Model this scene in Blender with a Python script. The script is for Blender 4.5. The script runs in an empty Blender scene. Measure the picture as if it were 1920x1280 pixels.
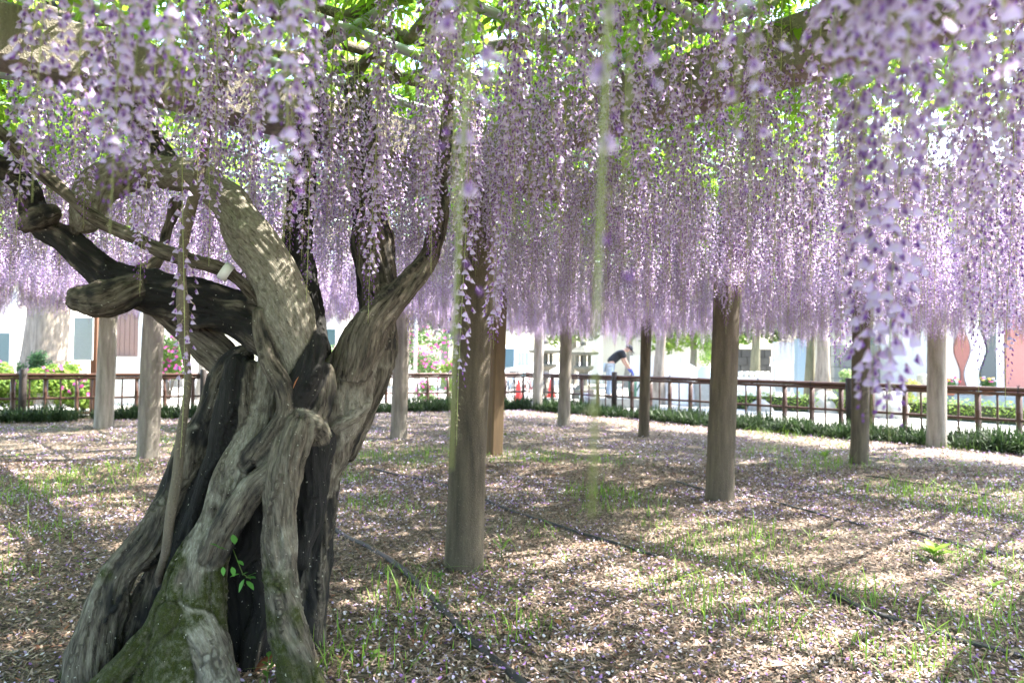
import bpy, math, random
import numpy as np
from mathutils import Vector, Matrix
R = math.radians
rng = np.random.default_rng(7)
random.seed(7)
scene = bpy.context.scene
COL = scene.collection

# ------------------------------------------------------------------ camera
FPX, CAMH = 1307.0, 1.35                 # focal length in photo pixels (1920 wide), eye height
PITCH, ROLL = math.atan(33.0/FPX), 0.0087
cam_d = bpy.data.cameras.new('camera'); cam = bpy.data.objects.new('camera', cam_d); COL.objects.link(cam)
cam_d.sensor_width = 36.0; cam_d.lens = FPX/1920*36.0; cam_d.clip_start = 0.05; cam_d.clip_end = 2000
CAM_M = Matrix.Translation((0, 0, CAMH)) @ Matrix.Rotation(R(90)+PITCH, 4, 'X') @ Matrix.Rotation(ROLL, 4, 'Z')
cam.matrix_world = CAM_M
cam_d.dof.use_dof = True; cam_d.dof.focus_distance = 3.3; cam_d.dof.aperture_fstop = 2.8
scene.camera = cam

# ------------------------------------------------------------------ light
SUN_AZ, SUN_EL = R(71.0), R(54.0)        # azimuth clockwise from +Y (the view direction)
sdir = Vector((math.sin(SUN_AZ)*math.cos(SUN_EL), math.cos(SUN_AZ)*math.cos(SUN_EL), math.sin(SUN_EL)))
world = bpy.data.worlds.new('World'); scene.world = world; world.use_nodes = True
wn = world.node_tree.nodes; wl = world.node_tree.links
sky = wn.new('ShaderNodeTexSky'); sky.sky_type = 'NISHITA'; sky.sun_disc = False
sky.sun_elevation = SUN_EL; sky.sun_rotation = SUN_AZ; sky.air_density = 1.0; sky.dust_density = 2.0; sky.ozone_density = 1.0
bg = wn['Background']; bg.inputs['Strength'].default_value = 0.15
wl.new(sky.outputs[0], bg.inputs['Color'])
sun_d = bpy.data.lights.new('sun', 'SUN'); sun = bpy.data.objects.new('sun', sun_d); COL.objects.link(sun)
sun_d.energy = 3.7; sun_d.angle = R(0.53); sun_d.color = (1.0, 0.95, 0.86)
sun.rotation_euler = sdir.to_track_quat('Z', 'Y').to_euler(); sun.location = (8, 6, 12)
vs = scene.view_settings; vs.view_transform = 'Standard'; vs.look = 'None'; vs.exposure = 2.95; vs.gamma = 1.0; vs.use_curve_mapping = False
cy = scene.cycles
cy.max_bounces = 9; cy.diffuse_bounces = 6; cy.glossy_bounces = 2; cy.transmission_bounces = 4; cy.transparent_max_bounces = 4
cy.sample_clamp_indirect = 12; cy.use_denoising = True; cy.caustics_reflective = False; cy.caustics_refractive = False

# ------------------------------------------------------------------ helpers
def ray(x, y):
    """world direction of the photo pixel (1920x1280)"""
    return (CAM_M.to_3x3() @ Vector(((x-960)/FPX, (640-y)/FPX, -1.0)))
def at(x, y, Y):
    d = ray(x, y); return Vector((0, 0, CAMH)) + d*(Y/d.y)
def gr(x, y, z=0.0):
    d = ray(x, y); return Vector((0, 0, CAMH)) + d*((z-CAMH)/d.z)
def ax(x, Y, z=0.0):
    """point of pixel column x at depth Y and height z"""
    d = ray(x, 660); return Vector((d.x*Y/d.y, Y, z))

def hash3(ix, iy, iz, seed):
    h = (ix*374761393 + iy*668265263 + iz*2147483647 + seed*1274126177) & 0xFFFFFFFF
    h = ((h ^ (h >> 13))*1274126177) & 0xFFFFFFFF
    h = ((h ^ (h >> 16))*2246822519) & 0xFFFFFFFF
    return ((h ^ (h >> 15)) & 0xFFFFFF)/16777215.0
def vnoise(p, seed=0):
    p = np.asarray(p, dtype=np.float64); f = np.floor(p); i = f.astype(np.int64); t = p-f; t = t*t*(3-2*t)
    out = 0
    for dx in (0, 1):
        wx = t[:, 0] if dx else 1-t[:, 0]
        for dy in (0, 1):
            wy = t[:, 1] if dy else 1-t[:, 1]
            for dz in (0, 1):
                wz = t[:, 2] if dz else 1-t[:, 2]
                out = out + wx*wy*wz*hash3(i[:, 0]+dx, i[:, 1]+dy, i[:, 2]+dz, seed)
    return out
def fbm(p, oct=3, seed=0):
    p = np.asarray(p, dtype=np.float64); s = 0; a = 1; tot = 0
    for k in range(oct):
        s = s + a*vnoise(p*(2**k), seed+k*17); tot += a; a *= .5
    return s/tot
def p3(P):                                # (n,2)->(n,3)
    return np.concatenate([P, np.zeros((len(P), 1))], 1)

def new_obj(name, data, parent=None, root_loc=None):
    o = bpy.data.objects.new(name, data); COL.objects.link(o)
    if parent is not None:
        o.parent = parent
        o.location = -Vector(abs_loc(parent))
    return o
def abs_loc(o):
    l = Vector(o.location)
    while o.parent is not None:
        o = o.parent; l += Vector(o.location)
    return l
def tag(o, label=None, cat=None, group=None, kind=None):
    if label: o['label'] = label
    if cat: o['category'] = cat
    if group: o['group'] = group
    if kind: o['kind'] = kind
    return o
def thing(name, label, cat, loc=(0, 0, 0), group=None):
    o = bpy.data.objects.new(name, None); COL.objects.link(o); o.location = loc; o.empty_display_size = .1
    return tag(o, label, cat, group)

class MB:
    """collects shapes for one mesh"""
    def __init__(s): s.v = []; s.f = []; s.c = []; s.m = []; s.sm = []
    def add(s, V, F, col=None, mi=0, smooth=True):
        b = len(s.v); s.v.extend([tuple(p) for p in V])
        if col is None: col = (1, 1, 1)
        cc = np.asarray(col, dtype=float)
        s.c.extend([tuple(cc)]*len(V) if cc.ndim == 1 else [tuple(x) for x in cc])
        for f in F: s.f.append([b+i for i in f]); s.m.append(mi); s.sm.append(smooth)
        return s
    def box(s, c, size, rz=0.0, col=None, mi=0, bev=0.0):
        hx, hy, hz = size[0]/2, size[1]/2, size[2]/2
        ca, sa = math.cos(rz), math.sin(rz); b = min(bev, hx*.9, hy*.9)
        if b > 0:
            ring = [(-hx+b, -hy), (hx-b, -hy), (hx, -hy+b), (hx, hy-b), (hx-b, hy), (-hx+b, hy), (-hx, hy-b), (-hx, -hy+b)]
        else: ring = [(-hx, -hy), (hx, -hy), (hx, hy), (-hx, hy)]
        n = len(ring); V = []
        for z in (-hz, hz):
            for (x, y) in ring: V.append((c[0]+x*ca-y*sa, c[1]+x*sa+y*ca, c[2]+z))
        F = [[i, (i+1) % n, n+(i+1) % n, n+i] for i in range(n)] + [list(range(n))[::-1], list(range(n, 2*n))]
        return s.add(V, F, col, mi, False)
    def tube(s, pts, rad, n=8, caps=True, col=None, mi=0, smooth=True):
        pts = [Vector(p) for p in pts]; m = len(pts)
        if not hasattr(rad, '__len__'): rad = [rad]*m
        V = []; ref = None
        for i, p in enumerate(pts):
            t = (pts[min(i+1, m-1)]-pts[max(i-1, 0)])
            t = t.normalized() if t.length > 1e-9 else Vector((0, 0, 1))
            if ref is None: ref = Vector((0, 0, 1)).cross(t) if abs(t.z) < .95 else Vector((1, 0, 0))
            a = (ref - t*ref.dot(t)).normalized(); b = t.cross(a); ref = a
            for k in range(n):
                th = 2*math.pi*k/n; V.append(p+(a*math.cos(th)+b*math.sin(th))*rad[i])
        F = [[i*n+k, i*n+(k+1) % n, (i+1)*n+(k+1) % n, (i+1)*n+k] for i in range(m-1) for k in range(n)]
        if caps: F += [list(range(n))[::-1], list(range((m-1)*n, m*n))]
        return s.add(V, F, col, mi, smooth)
    def lathe(s, c, prof, n=16, col=None, mi=0, smooth=True, sq=False, rz=0.0):
        V = []
        for (r, z) in prof:
            for k in range(n):
                th = 2*math.pi*(k+.5)/n+rz; V.append((c[0]+r*math.cos(th), c[1]+r*math.sin(th), c[2]+z))
        m = len(prof)
        F = [[i*n+k, i*n+(k+1) % n, (i+1)*n+(k+1) % n, (i+1)*n+k] for i in range(m-1) for k in range(n)]
        F += [list(range(n))[::-1], list(range((m-1)*n, m*n))]
        return s.add(V, F, col, mi, smooth)
    def mesh(s, name, mats):
        me = bpy.data.meshes.new(name); me.from_pydata(s.v, [], s.f)
        for m in (mats if isinstance(mats, (list, tuple)) else [mats]): me.materials.append(m)
        me.polygons.foreach_set('material_index', s.m); me.polygons.foreach_set('use_smooth', s.sm)
        at_ = me.attributes.new('Col', 'FLOAT_COLOR', 'POINT')
        c = np.ones((len(s.v), 4), dtype=np.float32); c[:, :3] = np.array(s.c) if len(s.c) else 1
        at_.data.foreach_set('color', c.ravel()); me.update()
        return me
    def build(s, name, mats, parent=None):
        return new_obj(name, s.mesh(name, mats), parent)

def np_mesh(name, V, F, mats, col=None, smooth=False, extra=None):
    """V (n,3), F (m,k) uniform polygons"""
    me = bpy.data.meshes.new(name); V = np.asarray(V, dtype=np.float32); F = np.asarray(F, dtype=np.int32)
    me.vertices.add(len(V)); me.vertices.foreach_set('co', V.ravel())
    k = F.shape[1]; me.loops.add(F.size); me.loops.foreach_set('vertex_index', F.ravel())
    me.polygons.add(len(F)); me.polygons.foreach_set('loop_start', np.arange(0, F.size, k, dtype=np.int32))
    me.polygons.foreach_set('use_smooth', np.full(len(F), smooth))
    for m in (mats if isinstance(mats, (list, tuple)) else [mats]): me.materials.append(m)
    if col is not None:
        a = me.attributes.new('Col', 'FLOAT_COLOR', 'POINT'); c = np.ones((len(V), 4), dtype=np.float32); c[:, :3] = col
        a.data.foreach_set('color', c.ravel())
    for nm, arr in (extra or {}).items():
        a = me.attributes.new(nm, 'FLOAT_VECTOR', 'POINT'); a.data.foreach_set('vector', np.asarray(arr, dtype=np.float32).ravel())
    me.update(); me.validate()
    return me

def gn_scatter(obj, coll):
    """instances the meshes of coll on the vertices of obj (attributes rot, scl, idx)"""
    ng = bpy.data.node_groups.new('scatter', 'GeometryNodeTree')
    ng.interface.new_socket('Geometry', in_out='INPUT', socket_type='NodeSocketGeometry')
    ng.interface.new_socket('Geometry', in_out='OUTPUT', socket_type='NodeSocketGeometry')
    N = ng.nodes; L = ng.links
    gi = N.new('NodeGroupInput'); go = N.new('NodeGroupOutput')
    ci = N.new('GeometryNodeCollectionInfo'); ci.inputs['Collection'].default_value = coll
    ci.inputs['Separate Children'].default_value = True; ci.inputs['Reset Children'].default_value = True
    ip = N.new('GeometryNodeInstanceOnPoints'); ip.inputs['Pick Instance'].default_value = True
    def na(nm, dt):
        a = N.new('GeometryNodeInputNamedAttribute'); a.data_type = dt; a.inputs['Name'].default_value = nm; return a.outputs['Attribute']
    e2r = N.new('FunctionNodeEulerToRotation'); L.new(na('rot', 'FLOAT_VECTOR'), e2r.inputs[0])
    L.new(gi.outputs[0], ip.inputs['Points']); L.new(ci.outputs[0], ip.inputs['Instance'])
    L.new(na('idx', 'INT'), ip.inputs['Instance Index']); L.new(e2r.outputs[0], ip.inputs['Rotation'])
    L.new(na('scl', 'FLOAT_VECTOR'), ip.inputs['Scale']); L.new(ip.outputs[0], go.inputs[0])
    md = obj.modifiers.new('scatter', 'NODES'); md.node_group = ng
def point_mesh(name, P, rot, scl, idx):
    me = bpy.data.meshes.new(name); me.vertices.add(len(P)); me.vertices.foreach_set('co', np.asarray(P, dtype=np.float32).ravel())
    a = me.attributes.new('rot', 'FLOAT_VECTOR', 'POINT'); a.data.foreach_set('vector', np.asarray(rot, dtype=np.float32).ravel())
    a = me.attributes.new('scl', 'FLOAT_VECTOR', 'POINT'); a.data.foreach_set('vector', np.asarray(scl, dtype=np.float32).ravel())
    a = me.attributes.new('idx', 'INT', 'POINT'); a.data.foreach_set('value', np.asarray(idx, dtype=np.int32))
    return me

# ------------------------------------------------------------------ materials
def mat(name):
    m = bpy.data.materials.new(name); m.use_nodes = True
    return m, m.node_tree.nodes, m.node_tree.links, m.node_tree.nodes['Principled BSDF']
def mixc(N, L, a, b, fac, mode='MIX'):
    x = N.new('ShaderNodeMix'); x.data_type = 'RGBA'; x.blend_type = mode; x.clamp_result = True
    for sock, v in ((x.inputs[0], fac), (x.inputs[6], a), (x.inputs[7], b)):
        if isinstance(v, (int, float)): sock.default_value = v
        elif isinstance(v, tuple): sock.default_value = (*v, 1)
        else: L.new(v, sock)
    return x.outputs[2]
def noise(N, L, scale, detail=4, vec=None, rough=.6):
    n = N.new('ShaderNodeTexNoise'); n.inputs['Scale'].default_value = scale; n.inputs['Detail'].default_value = detail
    n.inputs['Roughness'].default_value = rough
    if vec is not None: L.new(vec, n.inputs['Vector'])
    return n.outputs['Fac']
def ramp(N, L, fac, stops):
    r = N.new('ShaderNodeValToRGB'); L.new(fac, r.inputs[0])
    while len(r.color_ramp.elements) < len(stops): r.color_ramp.elements.new(.5)
    for e, (p, c) in zip(r.color_ramp.elements, stops):
        e.position = p; e.color = (*c, 1) if len(c) == 3 else c
    return r.outputs[0]
def g3(v): return (v, v, v)
def bump(N, L, P, h, strength=.4, dist=.01):
    b = N.new('ShaderNodeBump'); b.inputs['Strength'].default_value = strength; b.inputs['Distance'].default_value = dist
    L.new(h, b.inputs['Height']); L.new(b.outputs[0], P.inputs['Normal'])
def coords(N, L, sc=(1, 1, 1), kind='Object'):
    tc = N.new('ShaderNodeTexCoord'); mp = N.new('ShaderNodeMapping'); mp.inputs['Scale'].default_value = sc
    L.new(tc.outputs[kind], mp.inputs[0]); return mp.outputs[0]
def geo_pos(N, L, sc=(1, 1, 1)):
    tc = N.new('ShaderNodeNewGeometry'); mp = N.new('ShaderNodeMapping'); mp.inputs['Scale'].default_value = sc
    L.new(tc.outputs['Position'], mp.inputs[0]); return mp.outputs[0]

def plain(name, col, rough=.7, var=.25, scale=14, metal=0.0, bmp=.15, sc=(1, 1, 1), detail=5):
    """worn surface: colour broken up by two noises, with fine relief"""
    m, N, L, P = mat(name)
    v = coords(N, L, sc)
    n1 = noise(N, L, scale, detail, v); n2 = noise(N, L, scale*.17, 3, v)
    c = mixc(N, L, tuple(x*(1-var) for x in col), tuple(min(1, x*(1+var)) for x in col), n1)
    c = mixc(N, L, c, tuple(x*(1-var*1.2) for x in col), ramp(N, L, n2, [(.45, g3(0)), (.75, g3(1))]))
    L.new(c, P.inputs['Base Color']); P.inputs['Roughness'].default_value = rough; P.inputs['Metallic'].default_value = metal
    if bmp: bump(N, L, P, n1, bmp, .01)
    return m
def leafy(name, trans=.5, tint=.18, rough=.55, tr_gain=1.0, tr_tint=(1, 1, 1), spec=.3):
    """thin petals and leaves: colour from the mesh, light passes through"""
    m, N, L, P = mat(name)
    a = N.new('ShaderNodeAttribute'); a.attribute_name = 'Col'
    oi = N.new('ShaderNodeObjectInfo')
    hsv = N.new('ShaderNodeHueSaturation'); L.new(a.outputs['Color'], hsv.inputs['Color'])
    mr = N.new('ShaderNodeMapRange'); mr.inputs[3].default_value = 1-tint; mr.inputs[4].default_value = 1+tint
    L.new(oi.outputs['Random'], mr.inputs[0]); L.new(mr.outputs[0], hsv.inputs['Value'])
    P.inputs['Roughness'].default_value = rough; P.inputs['Specular IOR Level'].default_value = spec
    L.new(hsv.outputs[0], P.inputs['Base Color'])
    t = N.new('ShaderNodeBsdfTranslucent')
    L.new(mixc(N, L, hsv.outputs[0], tr_tint, 1.0, 'MULTIPLY'), t.inputs['Color'])
    mx = N.new('ShaderNodeMixShader'); mx.inputs[0].default_value = trans
    L.new(P.outputs[0], mx.inputs[1]); L.new(t.outputs[0], mx.inputs[2])
    L.new(mx.outputs[0], N['Material Output'].inputs['Surface'])
    return m
def tinted(name, rough=.8, nscale=60, var=.35):
    """colour from the mesh, broken up by noise"""
    m, N, L, P = mat(name)
    a = N.new('ShaderNodeAttribute'); a.attribute_name = 'Col'
    n = noise(N, L, nscale, 4, geo_pos(N, L))
    c = mixc(N, L, a.outputs['Color'], ramp(N, L, n, [(.3, g3(1-var)), (.7, g3(1.0))]), 1.0, 'MULTIPLY')
    L.new(c, P.inputs['Base Color']); P.inputs['Roughness'].default_value = rough
    bump(N, L, P, n, .2, .004)
    return m

M = {}
M['petal'] = leafy('wisteria_petal', .45, .14, .6)
M['leaf'] = leafy('wisteria_leaf', .58, .2, .45)
M['grass'] = leafy('grass', .35, .1, .5)
M['shrub'] = leafy('shrub_leaf', .35, .1, .5)
M['tint'] = tinted('litter')
M['paint'] = tinted('paint', .55, 25, .12)
M['rough'] = tinted('rough_stone', .9, 12, .45)
def concrete_post(name, base, dark, moss=.15):
    m, N, L, P = mat(name)
    v = geo_pos(N, L, (1.6, 1.6, .22)); v2 = geo_pos(N, L)
    n1 = noise(N, L, 9, 6, v); n2 = noise(N, L, 120, 3, v2); n3 = noise(N, L, 3, 4, v)
    c = mixc(N, L, dark, base, ramp(N, L, n1, [(.32, g3(0)), (.68, g3(1))]))
    c = mixc(N, L, c, tuple(min(1, b*1.7) for b in base), ramp(N, L, n2, [(.62, g3(0)), (.72, g3(.8))]))
    c = mixc(N, L, c, tuple(b*.35 for b in base), ramp(N, L, n2, [(.28, g3(.8)), (.38, g3(0))]))
    c = mixc(N, L, c, (.10, .11, .05), ramp(N, L, n3, [(.55, g3(0)), (.8, g3(moss))]))
    L.new(c, P.inputs['Base Color']); P.inputs['Roughness'].default_value = .9
    mm = mixc(N, L, n1, n2, .5); bump(N, L, P, mm, .8, .02)
    return m
M['post_dark'] = concrete_post('post_concrete_dark', (.15, .12, .082), (.055, .044, .031))
M['post_grey'] = concrete_post('post_concrete_grey', (.29, .26, .22), (.12, .105, .085))
M['post_pale'] = concrete_post('post_concrete_pale', (.40, .365, .32), (.20, .175, .145))
M['post_brown'] = plain('post_timber', (.12, .075, .035), .75, .35, 9, sc=(6, 6, .5))
M['beam'] = concrete_post('beam_concrete', (.36, .325, .27), (.19, .165, .13), .25)
M['pipe'] = plain('galvanised_pipe', (.42, .47, .47), .45, .2, 30, metal=.35)
M['bamboo'] = plain('brown_fence', (.085, .038, .025), .42, .35, 16, sc=(1, 1, 1))
M['fence_post'] = plain('fence_post', (.03, .021, .018), .6, .3, 12)
M['cord'] = plain('black_cord', (.02, .02, .02), .7, .2)
M['hose'] = plain('black_hose', (.022, .023, .026), .5, .35, 40)
M['white'] = plain('white_paint', (.78, .78, .76), .5, .06, 8)
M['stone'] = plain('grey_stone', (.30, .30, .27), .9, .3, 7)
M['stone_mossy'] = plain('mossy_stone', (.13, .128, .10), .9, .35, 7)
M['stone_dark'] = plain('dark_stone', (.10, .095, .085), .9, .4, 5)
M['pave'] = plain('pale_paving', (.50, .48, .44), .9, .12, 3)
# ------------------------------------------------------------------ layout of the garden
FC = Vector((.66, 20.0, 0)); FL = Vector((-16.2, 11.8, 0)); FR = Vector((12.6, 6.0, 0))   # fence corner, left end, right end
def side(P, a, b):
    return (b.x-a.x)*(P[:, 1]-a.y)-(b.y-a.y)*(P[:, 0]-a.x)
def inside(P):
    """metres inside the fenced garden (negative outside)"""
    P = np.asarray(P, dtype=float)
    dl = -side(P, FL, FC)/(FC-FL).length; dr = -side(P, FC, FR)/(FR-FC).length
    return np.minimum(dl, dr)
PA = Vector((-.317, 4.56, 0)); E1 = Vector((.73, .684, 0)).normalized(); E2 = Vector((-E1.y, E1.x, 0))
def uv(u, v, z=0.0): return PA+E1*u+E2*v+Vector((0, 0, z))
def ground_h(P):
    P = np.asarray(P, dtype=float)
    k = np.clip((inside(P)-.2)/1.5, 0, 1)
    return (fbm(p3(P[:, :2]*.9), 3, 3)-.5)*.06*k

# ------------------------------------------------------------------ ground
def make_ground():
    xs = np.concatenate([[-400, -120, -50, -25], np.arange(-18, 14.01, .25), [20, 30, 50, 120, 400]])
    ys = np.concatenate([[-100, -30, -10, -4], np.arange(-2, 22.01, .25), [26, 34, 50, 90, 180, 500]])
    X, Y = np.meshgrid(xs, ys); P = np.stack([X.ravel(), Y.ravel()], 1)
    V = np.concatenate([P, ground_h(P)[:, None]], 1); nx, ny = len(xs), len(ys)
    i = np.arange((nx-1)*(ny-1)); r, c = i//(nx-1), i % (nx-1); b = r*nx+c
    m, N, L, Pb = mat('forest_soil')
    v = geo_pos(N, L)
    vor = N.new('ShaderNodeTexVoronoi'); vor.inputs['Scale'].default_value = 55; vor.inputs['Randomness'].default_value = 1
    L.new(geo_pos(N, L, (1, 1, 1)), vor.inputs['Vector'])
    hs = N.new('ShaderNodeSeparateColor'); L.new(vor.outputs['Color'], hs.inputs[0])
    c1 = ramp(N, L, hs.outputs[0], [(0, (.055, .04, .03)), (.4, (.13, .10, .072)), (.75, (.22, .175, .13)), (1, (.33, .27, .21))])
    n2 = noise(N, L, 1.2, 4, v)
    c1 = mixc(N, L, c1, (.06, .045, .032), ramp(N, L, n2, [(.45, g3(0)), (.75, g3(.55))]))
    n3 = noise(N, L, 110, 3, v); c1 = mixc(N, L, c1, (.50, .38, .66), ramp(N, L, n3, [(.66, g3(0)), (.70, g3(.7))]))
    L.new(c1, Pb.inputs['Base Color']); Pb.inputs['Roughness'].default_value = .95
    bump(N, L, Pb, hs.outputs[1], .6, .012)
    me = np_mesh('ground', V, np.stack([b, b+1, b+nx+1, b+nx], 1), m, smooth=True)
    tag(new_obj('ground', me), kind='structure')
make_ground()

# paving of the precinct outside the fence
def make_paving():
    dl = (FC-FL).normalized(); dr = (FR-FC).normalized()
    nl = Vector((-dl.y, dl.x, 0)); nr = Vector((-dr.y, dr.x, 0))
    a = FL+nl*.5-dl*60; b = FR+nr*.5+dr*60
    # offset corner
    A = FL+nl*.5; B = FR+nr*.5
    den = dl.x*dr.y-dl.y*dr.x; w = B-A; t = (w.x*dr.y-w.y*dr.x)/den; c = A+dl*t
    far = [Vector((300, b.y, 0)), Vector((300, 320, 0)), Vector((-300, 320, 0)), Vector((-300, a.y, 0))]
    V = [(p.x, p.y, .02) for p in [a, c, b]+far]
    mb = MB().add(V, [[0, 6, 5, 4, 3, 2, 1]], smooth=False)
    m, N, L, P = mat('precinct_paving')
    v = geo_pos(N, L); br = N.new('ShaderNodeTexBrick'); br.inputs['Scale'].default_value = 1.1; br.inputs['Mortar Size'].default_value = .012
    br.inputs['Color1'].default_value = (.47, .45, .41, 1); br.inputs['Color2'].default_value = (.53, .51, .47, 1); br.inputs['Mortar'].default_value = (.3, .29, .26, 1)
    L.new(v, br.inputs['Vector'])
    c_ = mixc(N, L, br.outputs[0], (.34, .32, .28), ramp(N, L, noise(N, L, .5, 5, v), [(.5, g3(0)), (.8, g3(.8))]))
    L.new(c_, P.inputs['Base Color']); P.inputs['Roughness'].default_value = .9
    tag(mb.build('pavement', m), kind='structure')
make_paving()

# ------------------------------------------------------------------ the old wisteria: trunk and limbs from strands
# (part, char, moss, pale, [(photo x, photo y, depth, radius in photo px) ...])
STR = [
 ('trunk', .44, .35, .35, [(150,1345,2.95,56),(185,1180,3.02,48),(215,1085,3.08,43),(275,1015,3.13,38),(320,940,3.18,35),(355,860,3.2,36),(392,770,3.2,34),(425,705,3.22,30),(455,668,3.22,22)]),
 ('trunk', .45, .15, .2, [(215,1330,3.1,58),(240,1240,3.15,55),(290,1120,3.2,45),(330,1030,3.22,34)]),
 ('trunk', 1., 0, 0, [(446,690,3.10,20),(428,770,3.08,24),(410,850,3.1,24),(385,930,3.12,20),(355,1000,3.14,18),(325,1060,3.16,16)]),  # black strand painting the shade of the gap behind the left buttress
 ('trunk', .12, .95, .7, [(325,1360,2.86,88),(340,1240,2.92,78),(360,1150,2.96,68),(385,1050,3.0,52),(410,960,3.03,40),(445,880,3.05,36),(475,810,3.08,31),(490,750,3.1,30),(505,690,3.12,28)]),
 ('trunk', .05, .5, .75, [(350,1130,2.93,46),(395,1230,2.88,45),(430,1360,2.82,44)]),
 ('trunk', .1, .9, .2, [(150,1335,2.8,38),(240,1245,2.85,33),(305,1170,2.9,30),(340,1080,2.96,30)]),
 ('trunk', .0, 1., .1, [(255,1335,2.8,30),(285,1240,2.85,31),(330,1150,2.88,36)]),
 ('trunk', .40, .4, .45, [(395,1040,2.96,36),(430,975,2.94,30),(470,915,2.93,27),(510,885,2.95,26),(540,860,2.99,22)]),
 ('trunk', .24, .62, .5, [(582,1360,2.8,52),(560,1270,2.85,44),(535,1180,2.89,39),(522,1090,2.92,37),(525,1000,2.94,38),(532,920,2.94,38),(545,840,2.95,37),(560,798,2.97,34)]),
 ('trunk', .1, .1, .8, [(562,795,2.99,32),(588,808,3.05,30),(602,850,3.1,26)]),
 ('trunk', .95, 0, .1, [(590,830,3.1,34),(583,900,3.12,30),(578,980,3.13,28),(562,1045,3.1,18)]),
 ('trunk', .5, .2, .2, [(555,1260,3.36,48),(578,1140,3.34,38),(590,1050,3.35,33),(598,960,3.35,35),(612,880,3.35,36),(640,810,3.35,44)]),
 ('trunk', .22, 0, .6, [(598,900,3.3,42),(618,820,3.28,54),(640,750,3.28,60),(665,680,3.3,56),(690,630,3.34,44)]),
 ('trunk', .35, 0, .4, [(640,845,3.42,28),(686,755,3.42,33),(708,690,3.42,34),(714,620,3.43,32),(712,560,3.46,34)]),
 ('trunk', .42, 0, .3, [(487,590,3.02,18),(490,640,3.0,19),(505,685,2.98,20),(528,725,2.97,22),(535,775,2.97,24),(515,815,2.98,26),(480,850,3.0,24),(450,880,3.02,18)]),
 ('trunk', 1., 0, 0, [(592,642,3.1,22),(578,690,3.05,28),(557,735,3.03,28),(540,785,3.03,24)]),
 ('trunk', .45, 0, .3, [(610,700,3.12,24),(598,760,3.08,26),(585,800,3.06,22)]),
 ('trunk', .38, 0, .4, [(470,690,3.1,20),(462,760,3.08,22),(455,830,3.08,24),(430,900,3.05,22)]),
 ('trunk', .5, .1, .25, [(480,860,2.99,22),(500,835,2.99,22),(520,850,2.98,24),(500,880,2.98,22)]),
 ('trunk', 1., 0, 0, [(330,1200,3.2,50),(365,1050,3.22,46),(400,930,3.24,42),(440,820,3.26,38),(470,720,3.26,32)]),  # black filler strand, puts deep shade into the creases between strands
 ('trunk', .97, 0, 0, [(445,1330,3.25,75),(470,1100,3.3,70),(500,950,3.3,65),(520,820,3.3,60),(545,720,3.3,48)]),  # near-black core, its colour stands in for the shade inside the hollows
 ('trunk', .7, 0, .4, [(455,1340,3.05,22),(470,1220,3.08,24),(490,1130,3.12,22),(480,1060,3.15,18)]),
 ('limb_a', .38, 0, .35, [(660,690,3.25,48),(690,625,3.25,42),(735,570,3.3,34),(775,525,3.35,28),(803,485,3.4,22),(818,430,3.4,19),(826,370,3.42,17),(833,300,3.45,16),(842,200,3.5,15),(845,110,3.55,14)]),
 ('limb_b', .45, 0, .25, [(705,650,3.45,44),(708,560,3.5,41),(703,490,3.55,40),(695,420,3.6,38),(690,350,3.65,35),(680,260,3.7,32),(670,170,3.75,28)]),
 ('limb_c', .0, .1, 1., [(562,720,3.1,44),(552,650,3.1,50),(540,590,3.1,54),(518,530,3.1,56),(490,470,3.1,52),(450,410,3.12,46),(410,365,3.15,40),(360,330,3.2,36),(300,318,3.25,35),(240,322,3.25,40),(190,345,3.2,42),(168,380,3.15,36),(160,412,3.12,27)]),
 ('limb_c', .5, 0, .2, [(330,325,3.22,32),(280,260,3.3,27),(215,170,3.35,24),(150,85,3.4,24),(100,10,3.45,24),(80,-40,3.5,22)]),
 ('limb_d', .50, 0, .15, [(520,640,3.2,46),(470,595,3.2,50),(400,570,3.2,48),(330,555,3.2,46),(270,545,3.18,42),(210,525,3.15,36),(160,485,3.12,30),(120,445,3.1,27),(85,425,3.08,26),(65,395,3.05,28),(50,350,3.0,26),(10,320,2.95,25),(-60,300,2.9,25),(-150,200,2.85,24)]),
 ('limb_d', .4, 0, .2, [(45,422,3.05,18),(70,408,3.02,24),(92,400,3.05,20)]),
 ('limb_e', .2, 0, .4, [(445,705,3.3,32),(410,665,3.3,36),(365,620,3.28,37),(320,580,3.25,36),(270,555,3.22,34)]),
 ('limb_e', .4, 0, .1, [(255,545,3.12,33),(215,560,3.05,34),(185,566,3.0,34),(152,564,2.97,28)]),
 ('limb_f', .2, 0, .4, [(490,570,3.15,14),(455,535,3.1,15),(430,514,3.07,16),(400,499,3.05,18),(360,487,3.03,17),(310,472,3.0,17),(260,452,2.98,16),(200,422,2.95,16),(150,386,2.92,16),(100,340,2.9,16),(55,300,2.88,16),(20,265,2.85,16),(-60,200,2.8,15),(-160,100,2.8,14)]),
 ('limb_f', .3, 0, .3, [(235,528,3.2,20),(275,506,3.25,17),(300,482,3.3,14),(312,440,3.4,13),(330,380,3.5,12)]),
 ('limb_g', .85, 0, .15, [(590,670,3.32,30),(575,580,3.38,31),(562,510,3.42,30),(556,440,3.45,30),(560,370,3.5,28),(575,280,3.55,26),(590,170,3.6,24)]),
]
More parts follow.
